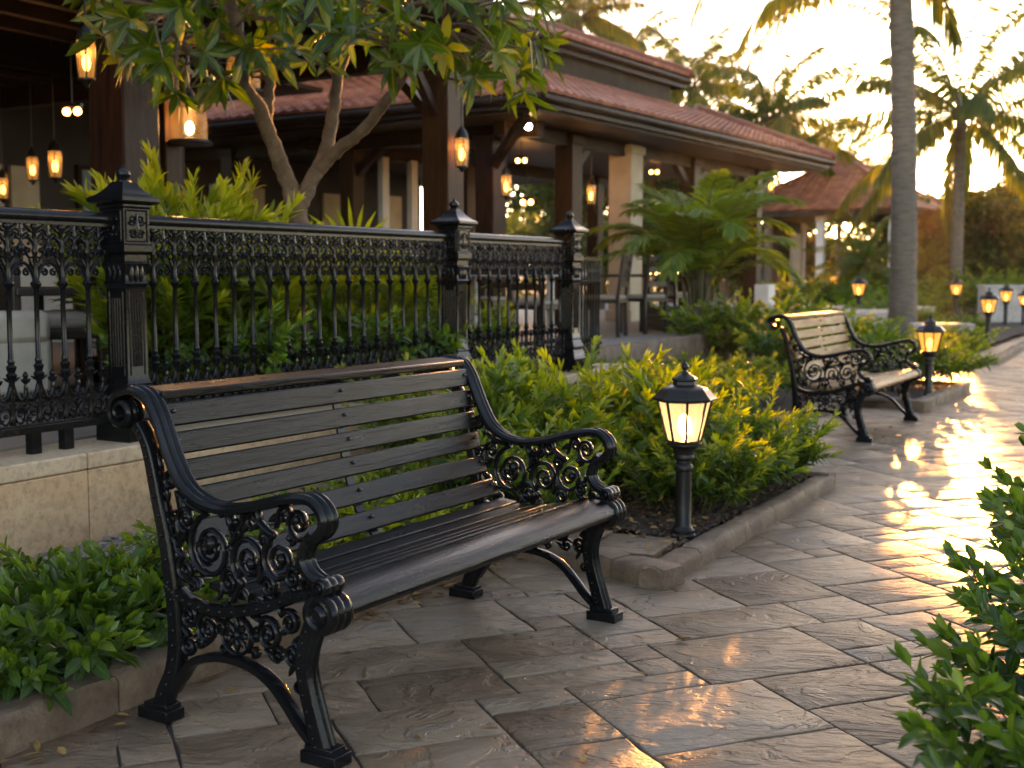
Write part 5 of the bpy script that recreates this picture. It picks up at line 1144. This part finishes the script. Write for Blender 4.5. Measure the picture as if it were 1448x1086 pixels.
pb = palm('full palm with its whole crown visible at the right edge, slender trunk', gp(1352, 34), 5.6, 5.0, 26, 12, .17, .135, (.0, 0), ll=.6, tint=.3, low=-.65, wk=.125)
pd = palm('palm whose crown stands above the right end of the main roof', gp(1085, 40), 6.1, 3.5, 22, 13, .17, .13, ll=.58, tint=.3, low=-.55, wk=.13)
palm('tallest distant palm above the middle of the main roof', gp(975, 45), 8.0, 3, 1, 14, src=pd, cs=.85)
palm('small distant palm crown just right of the upper roof edge', gp(885, 50), 9.8, 3, 1, 15, src=pd, cs=.8)
palm('palm crown peeking over the upper roof at the left of the sky', gp(818, 44), 10.2, 3, 1, 16, src=pd, cs=.85)
palm('distant palm between the main pavilion and the thick trunk', gp(1185, 52), 5.6, 3, 1, 17, src=pd, cs=.8)
palm('slender palm at the right photo edge with hanging fronds', gp(1515, 27), 4.9, 3, 1, 18, src=pb, cs=.36)
palm('short young palm in front of the distant pavilion', gp(1222, 33), 1.5, 3, 1, 19, src=pb, cs=.36)
palm('short young palm left of the full palm trunk', gp(1310, 37), 1.2, 3, 1, 21, src=pb, cs=.36)
# fronds of a palm standing outside the picture hang in at the top
pc = thing('coconut_palm', 'palm at the right of the path whose frond tips hang in at the top', 'palm tree', (3.75, 6.6, 0), 0, 'tall palms behind the pavilions')
b = MB(); b.tube([(0, 0, 0), (.05, 0, 1.5), (0, 0, 3.3)], [.16, .13, .11], 12); b.build('trunk', M['palm_bark'], pc, angle=60)
lv = Leaves(); st = MB(); r = random.Random(5)
for az, el, L, dr in [(3.25, .55, 3.0, 1.15), (2.75, .62, 2.9, 1.05), (3.75, .6, 2.6, 1.0), (.2, .8, 2.4, 1.2), (1.0, .7, 2.4, 1.2), (5.2, .8, 2.4, 1.2), (6.0, .5, 2.4, 1.2), (1.8, 1.1, 2.4, 1.0), (4.4, 1.1, 2.3, .9)]:
    frond(lv, st, (0, 0, 3.3), az, el, L, dr, r, 46, .42, .034, .4, .45, .024)
lv.build('crown', M['leaf_palm'], pc); st.build('frond_stalks', M['stem'], pc, angle=60)
# potted areca palm
ar = thing('potted_palm', 'bushy areca palm with arching fronds growing in the dark planter box', 'palm', fl_(988, 16.3, TZ + .28))
lv = Leaves(); st = MB(); r = random.Random(9)
for i in range(30):
    az = i * 2.399; b0_ = np.array([math.cos(az) * .2 * r.random(), math.sin(az) * .2 * r.random(), 0]); f = (i + .5) / 30; hh = .25 + .5 * r.random()
    st.tube([b0_, b0_ + np.array([math.cos(az) * .05, math.sin(az) * .05, hh])], .018, 5, False)
    frond(lv, st, b0_ + np.array([math.cos(az) * .05, math.sin(az) * .05, hh]), az, 1.48 - .75 * f, 1.55 * (.8 + .35 * r.random()), 1.15 + .8 * f, r, 36, .44, .05, .55, .15, .014)
lv.build('fronds', M['leaf_bed'], ar); st.build('stalk', M['stem'], ar, angle=0)

# ================================================================ THE FORKED TREE BEHIND THE RAILING
def forked_tree():
    base = at(425, 387, 7.7) * np.array([1, 1, 0]) + np.array([0, 0, .45])
    t = thing('forked_tree', 'forked tree with large glossy leaves rising behind the railing', 'tree', base)
    r = random.Random(31); tr = MB(); lv = Leaves(); tw = MB()
    def pl(*pts): return [at(x, y, d) - base for x, y, d in pts]
    limbs = [(pl((425, 520, 7.7), (423, 420, 7.7), (422, 340, 7.7), (420, 290, 7.7)), .068, .062),
             (pl((421, 300, 7.7), (404, 250, 7.68), (383, 195, 7.6), (365, 150, 7.5), (346, 120, 7.4), (338, 60, 7.3), (322, -20, 7.2)), .056, .032),
             (pl((422, 295, 7.7), (437, 262, 7.75), (458, 220, 7.8), (470, 170, 7.9), (478, 110, 8.0), (496, 55, 8.1), (520, -20, 8.2)), .052, .03),
             (pl((446, 245, 7.78), (478, 212, 7.7), (515, 182, 7.55), (549, 138, 7.4), (585, 88, 7.3), (628, 35, 7.2)), .044, .022),
             (pl((378, 182, 7.58), (381, 120, 7.7), (395, 55, 7.8), (410, -20, 7.9)), .036, .022),
             (pl((352, 140, 7.45), (310, 105, 7.3), (258, 62, 7.1), (228, 15, 6.95), (200, -30, 6.9)), .028, .014)]
    nodes = []
    for P, a, b in limbs:
        S = spline(P, 7); S = S + np.array([[r.gauss(0, .004), r.gauss(0, .004), 0] for _ in S]); tr.tube(S, [q * (1 + r.gauss(0, .035)) for q in np.linspace(a, b, len(S))], 12); 
        if P is not limbs[0][0]: nodes += [q for q in S[6:]]
    nodes = np.array(nodes)
    tr.build('trunk', M['bark'], t, angle=70)
    def low(px):                                            # measured lower outline of the crown
        return np.interp(px, [130, 170, 230, 290, 330, 380, 430, 470, 520, 570, 620, 680, 740, 790], [50, 85, 120, 175, 100, 70, 95, 115, 60, 115, 80, 115, 135, 50])
    cl = []
    for k in range(1500):
        px = 135 + 640 * r.random(); y = -170 + (low(px) + 170) * r.random() ** .8
        if 585 < px < 650 and y > 95: continue
        d = 6.3 + 2.5 * r.random()
        if y > low(px) - 25: d = 6.6 + 1.3 * r.random()
        c = at(px, y, d) - base
        if all(np.linalg.norm(c - q) > .175 for q in cl): cl.append(c)
        if len(cl) > 200: break
    for c in cl:
        j = int(np.argmin(np.linalg.norm(nodes - c, axis=1) + .25 * np.maximum(0, nodes[:, 2] - c[2]))); a = nodes[j]; mid = (a + c) / 2 + np.array([0, 0, .05]) + .05 * rvec(r)
        tw.tube(spline([a, mid, c], 4), np.linspace(.011, .005, 9), 5, False)
        axis = (c - mid); axis /= np.linalg.norm(axis); axis = axis * .6 + np.array([0, 0, .15]) + .3 * rvec(r); axis /= np.linalg.norm(axis)
        x = np.cross(axis, rvec(r)); x /= np.linalg.norm(x); y_ = np.cross(axis, x); n = r.randint(6, 9)
        yel = r.random() < .05
        for i in range(n):
            th = 2 * PI * i / n * 1.0 + r.gauss(0, .18); op = .75 + .75 * r.random()
            D = axis * math.cos(op) + (x * math.cos(th) + y_ * math.sin(th)) * math.sin(op) + np.array([0, 0, -.02])
            l = .12 + .10 * r.random()
            lv.add(c + axis * r.gauss(0, .015), D, axis + .25 * rvec(r), l, l * (.30 + .08 * r.random()), .95 if (yel and r.random() < .5) else min(.8, max(0, r.gauss(.32, .18))), .08 + .3 * r.random())
    lv.build('crown', M['leaf_tree'], t); tw.build('twigs', M['bark'], t, angle=0)
forked_tree()

# ================================================================ WOODS
TREES = {}
def bg_tree(label, pos, h, wd, seed, v, group='trees of the far wood', loose=False):
    t = thing('woodland_tree', label, 'tree', pos, seed * 1.7, group); t.scale = (wd / 3.0, wd / 3.0, h / 5.0)
    if v in TREES:
        for o in TREES[v]: c = o.copy(); COL.objects.link(c); c.parent = t
        return t
    r = random.Random(seed); tr = MB(); lv = Leaves()
    tr.tube([(0, 0, 0), (.05, 0, 1.5), (0, .05, 3.2), (.05, 0, 4.4)], [.13, .1, .07, .03], 8)
    cs = []
    for i in range(19):
        a = r.random() * 6.28; z = 1.3 + 3.3 * r.random(); q = (1.25 if z < 3.4 else .8) * math.sqrt(r.random()); c = np.array([math.cos(a) * q, math.sin(a) * q, z]); cs.append(c)
        tr.tube([(0, 0, max(.8, z - .9)), c * [.5, .5, 1] - [0, 0, .3], c], [.05, .035, .015], 5, False)
    for c in cs:
        R_ = .5 + .4 * r.random(); tn = r.gauss(.3, .15)
        for k in range(300):
            d = rvec(r) * R_ * (r.random() ** .45) * np.array([1, 1, .75]); l = .12 + .13 * r.random()
            lv.add(c + d, rvec(r) + np.array([0, 0, -.3]), rvec(r), l, l * .5, min(1, max(0, tn + r.gauss(0, .15))), .1)
    a = lv.build('crown', M['leaf_far'], t); b = tr.build('trunk', M['bark'], t, angle=60); TREES[v] = (b, a); return t
spec = [(1300, 40, 3.8, 3.0, 0, 'woodland tree immediately right of the thick palm trunk'), (1330, 46, 4.2, 3.8, 1, 'woodland tree left of the full palm'), (1372, 42, 3.9, 3.4, 2, 'woodland tree right of the full palm trunk'), (1402, 38, 3.9, 3.2, 0, 'thin woodland tree between full palm and right edge'), (1432, 44, 4.6, 4.2, 1, 'woodland tree at the right photo edge'), (1470, 40, 4.6, 4, 2, 'woodland tree cut by the right photo edge'), (1255, 52, 4.6, 3.8, 1, 'woodland tree behind the distant pavilion roof end'), (1120, 56, 4.2, 5.0, 0, 'woodland tree behind the right end of the main eave'), (1050, 46, 5.0, 5.2, 2, 'woodland tree seen under the main eave at right'), (1000, 44, 6.2, 5.4, 1, 'woodland tree seen under the main eave behind the potted palm'), (945, 42, 6.3, 5.2, 0, 'woodland tree seen through the main pavilion right of the cream column'), (905, 40, 6.3, 5.0, 2, 'woodland tree seen through the main pavilion beside the cream column'), (850, 44, 6.6, 5.4, 1, 'woodland tree seen between the dark columns left of the cream column'), (1345, 55, 4.6, 4.5, 2, 'woodland tree behind the full palm crown'), (1410, 58, 4.9, 5, 0, 'woodland tree behind the right palm'), (800, 46, 6.6, 5.4, 2, 'woodland tree behind the main pavilion, left of the cream column'), (1025, 58, 6.6, 6, 0, 'woodland tree furthest back behind the potted palm')]
for i, (px, d, h, wd, v, lb) in enumerate(spec): bg_tree(lb, gp(px, d), h, wd, 200 + i, v)
r = random.Random(77); lv = Leaves()
for k in range(15000):
    x = -60 + 130 * r.random(); y = 62 + 16 * r.random() - .004 * x * x; top = 3.6 + 1.3 * math.sin(x * .31) + .8 * math.sin(x * .83 + 1) + .5 * math.sin(x * 2.1); z = top * r.random() ** .8
    l = .5 + .5 * r.random(); lv.add((x, y, z), rvec(r), rvec(r), l, l * .55, min(1, max(0, r.gauss(.25, .15) + .15 * math.sin(x * 1.3))), .1)
tag(lv.build('distant_woods', M['leaf_far'], None), 'far belt of green woodland along the horizon', 'woods', kind='stuff')

# ================================================================ THE EVENING AIR
hz, hnt, hb = mat('evening_haze'); hnt.nodes.remove(hb)
hv = hnt.nodes.new('ShaderNodeVolumePrincipled'); hv.inputs['Color'].default_value = (1.0, 0.93, 0.82, 1); hv.inputs['Density'].default_value = 0.00022; hv.inputs['Anisotropy'].default_value = 0.78
hnt.links.new(hv.outputs[0], hnt.nodes['Material Output'].inputs['Volume'])
b = MB(); b.box((0, 40, 5.9), (150, 100, 13.9)); tag(b.build('haze', hz, angle=0), 'thin golden evening haze over the garden', 'haze', kind='stuff')
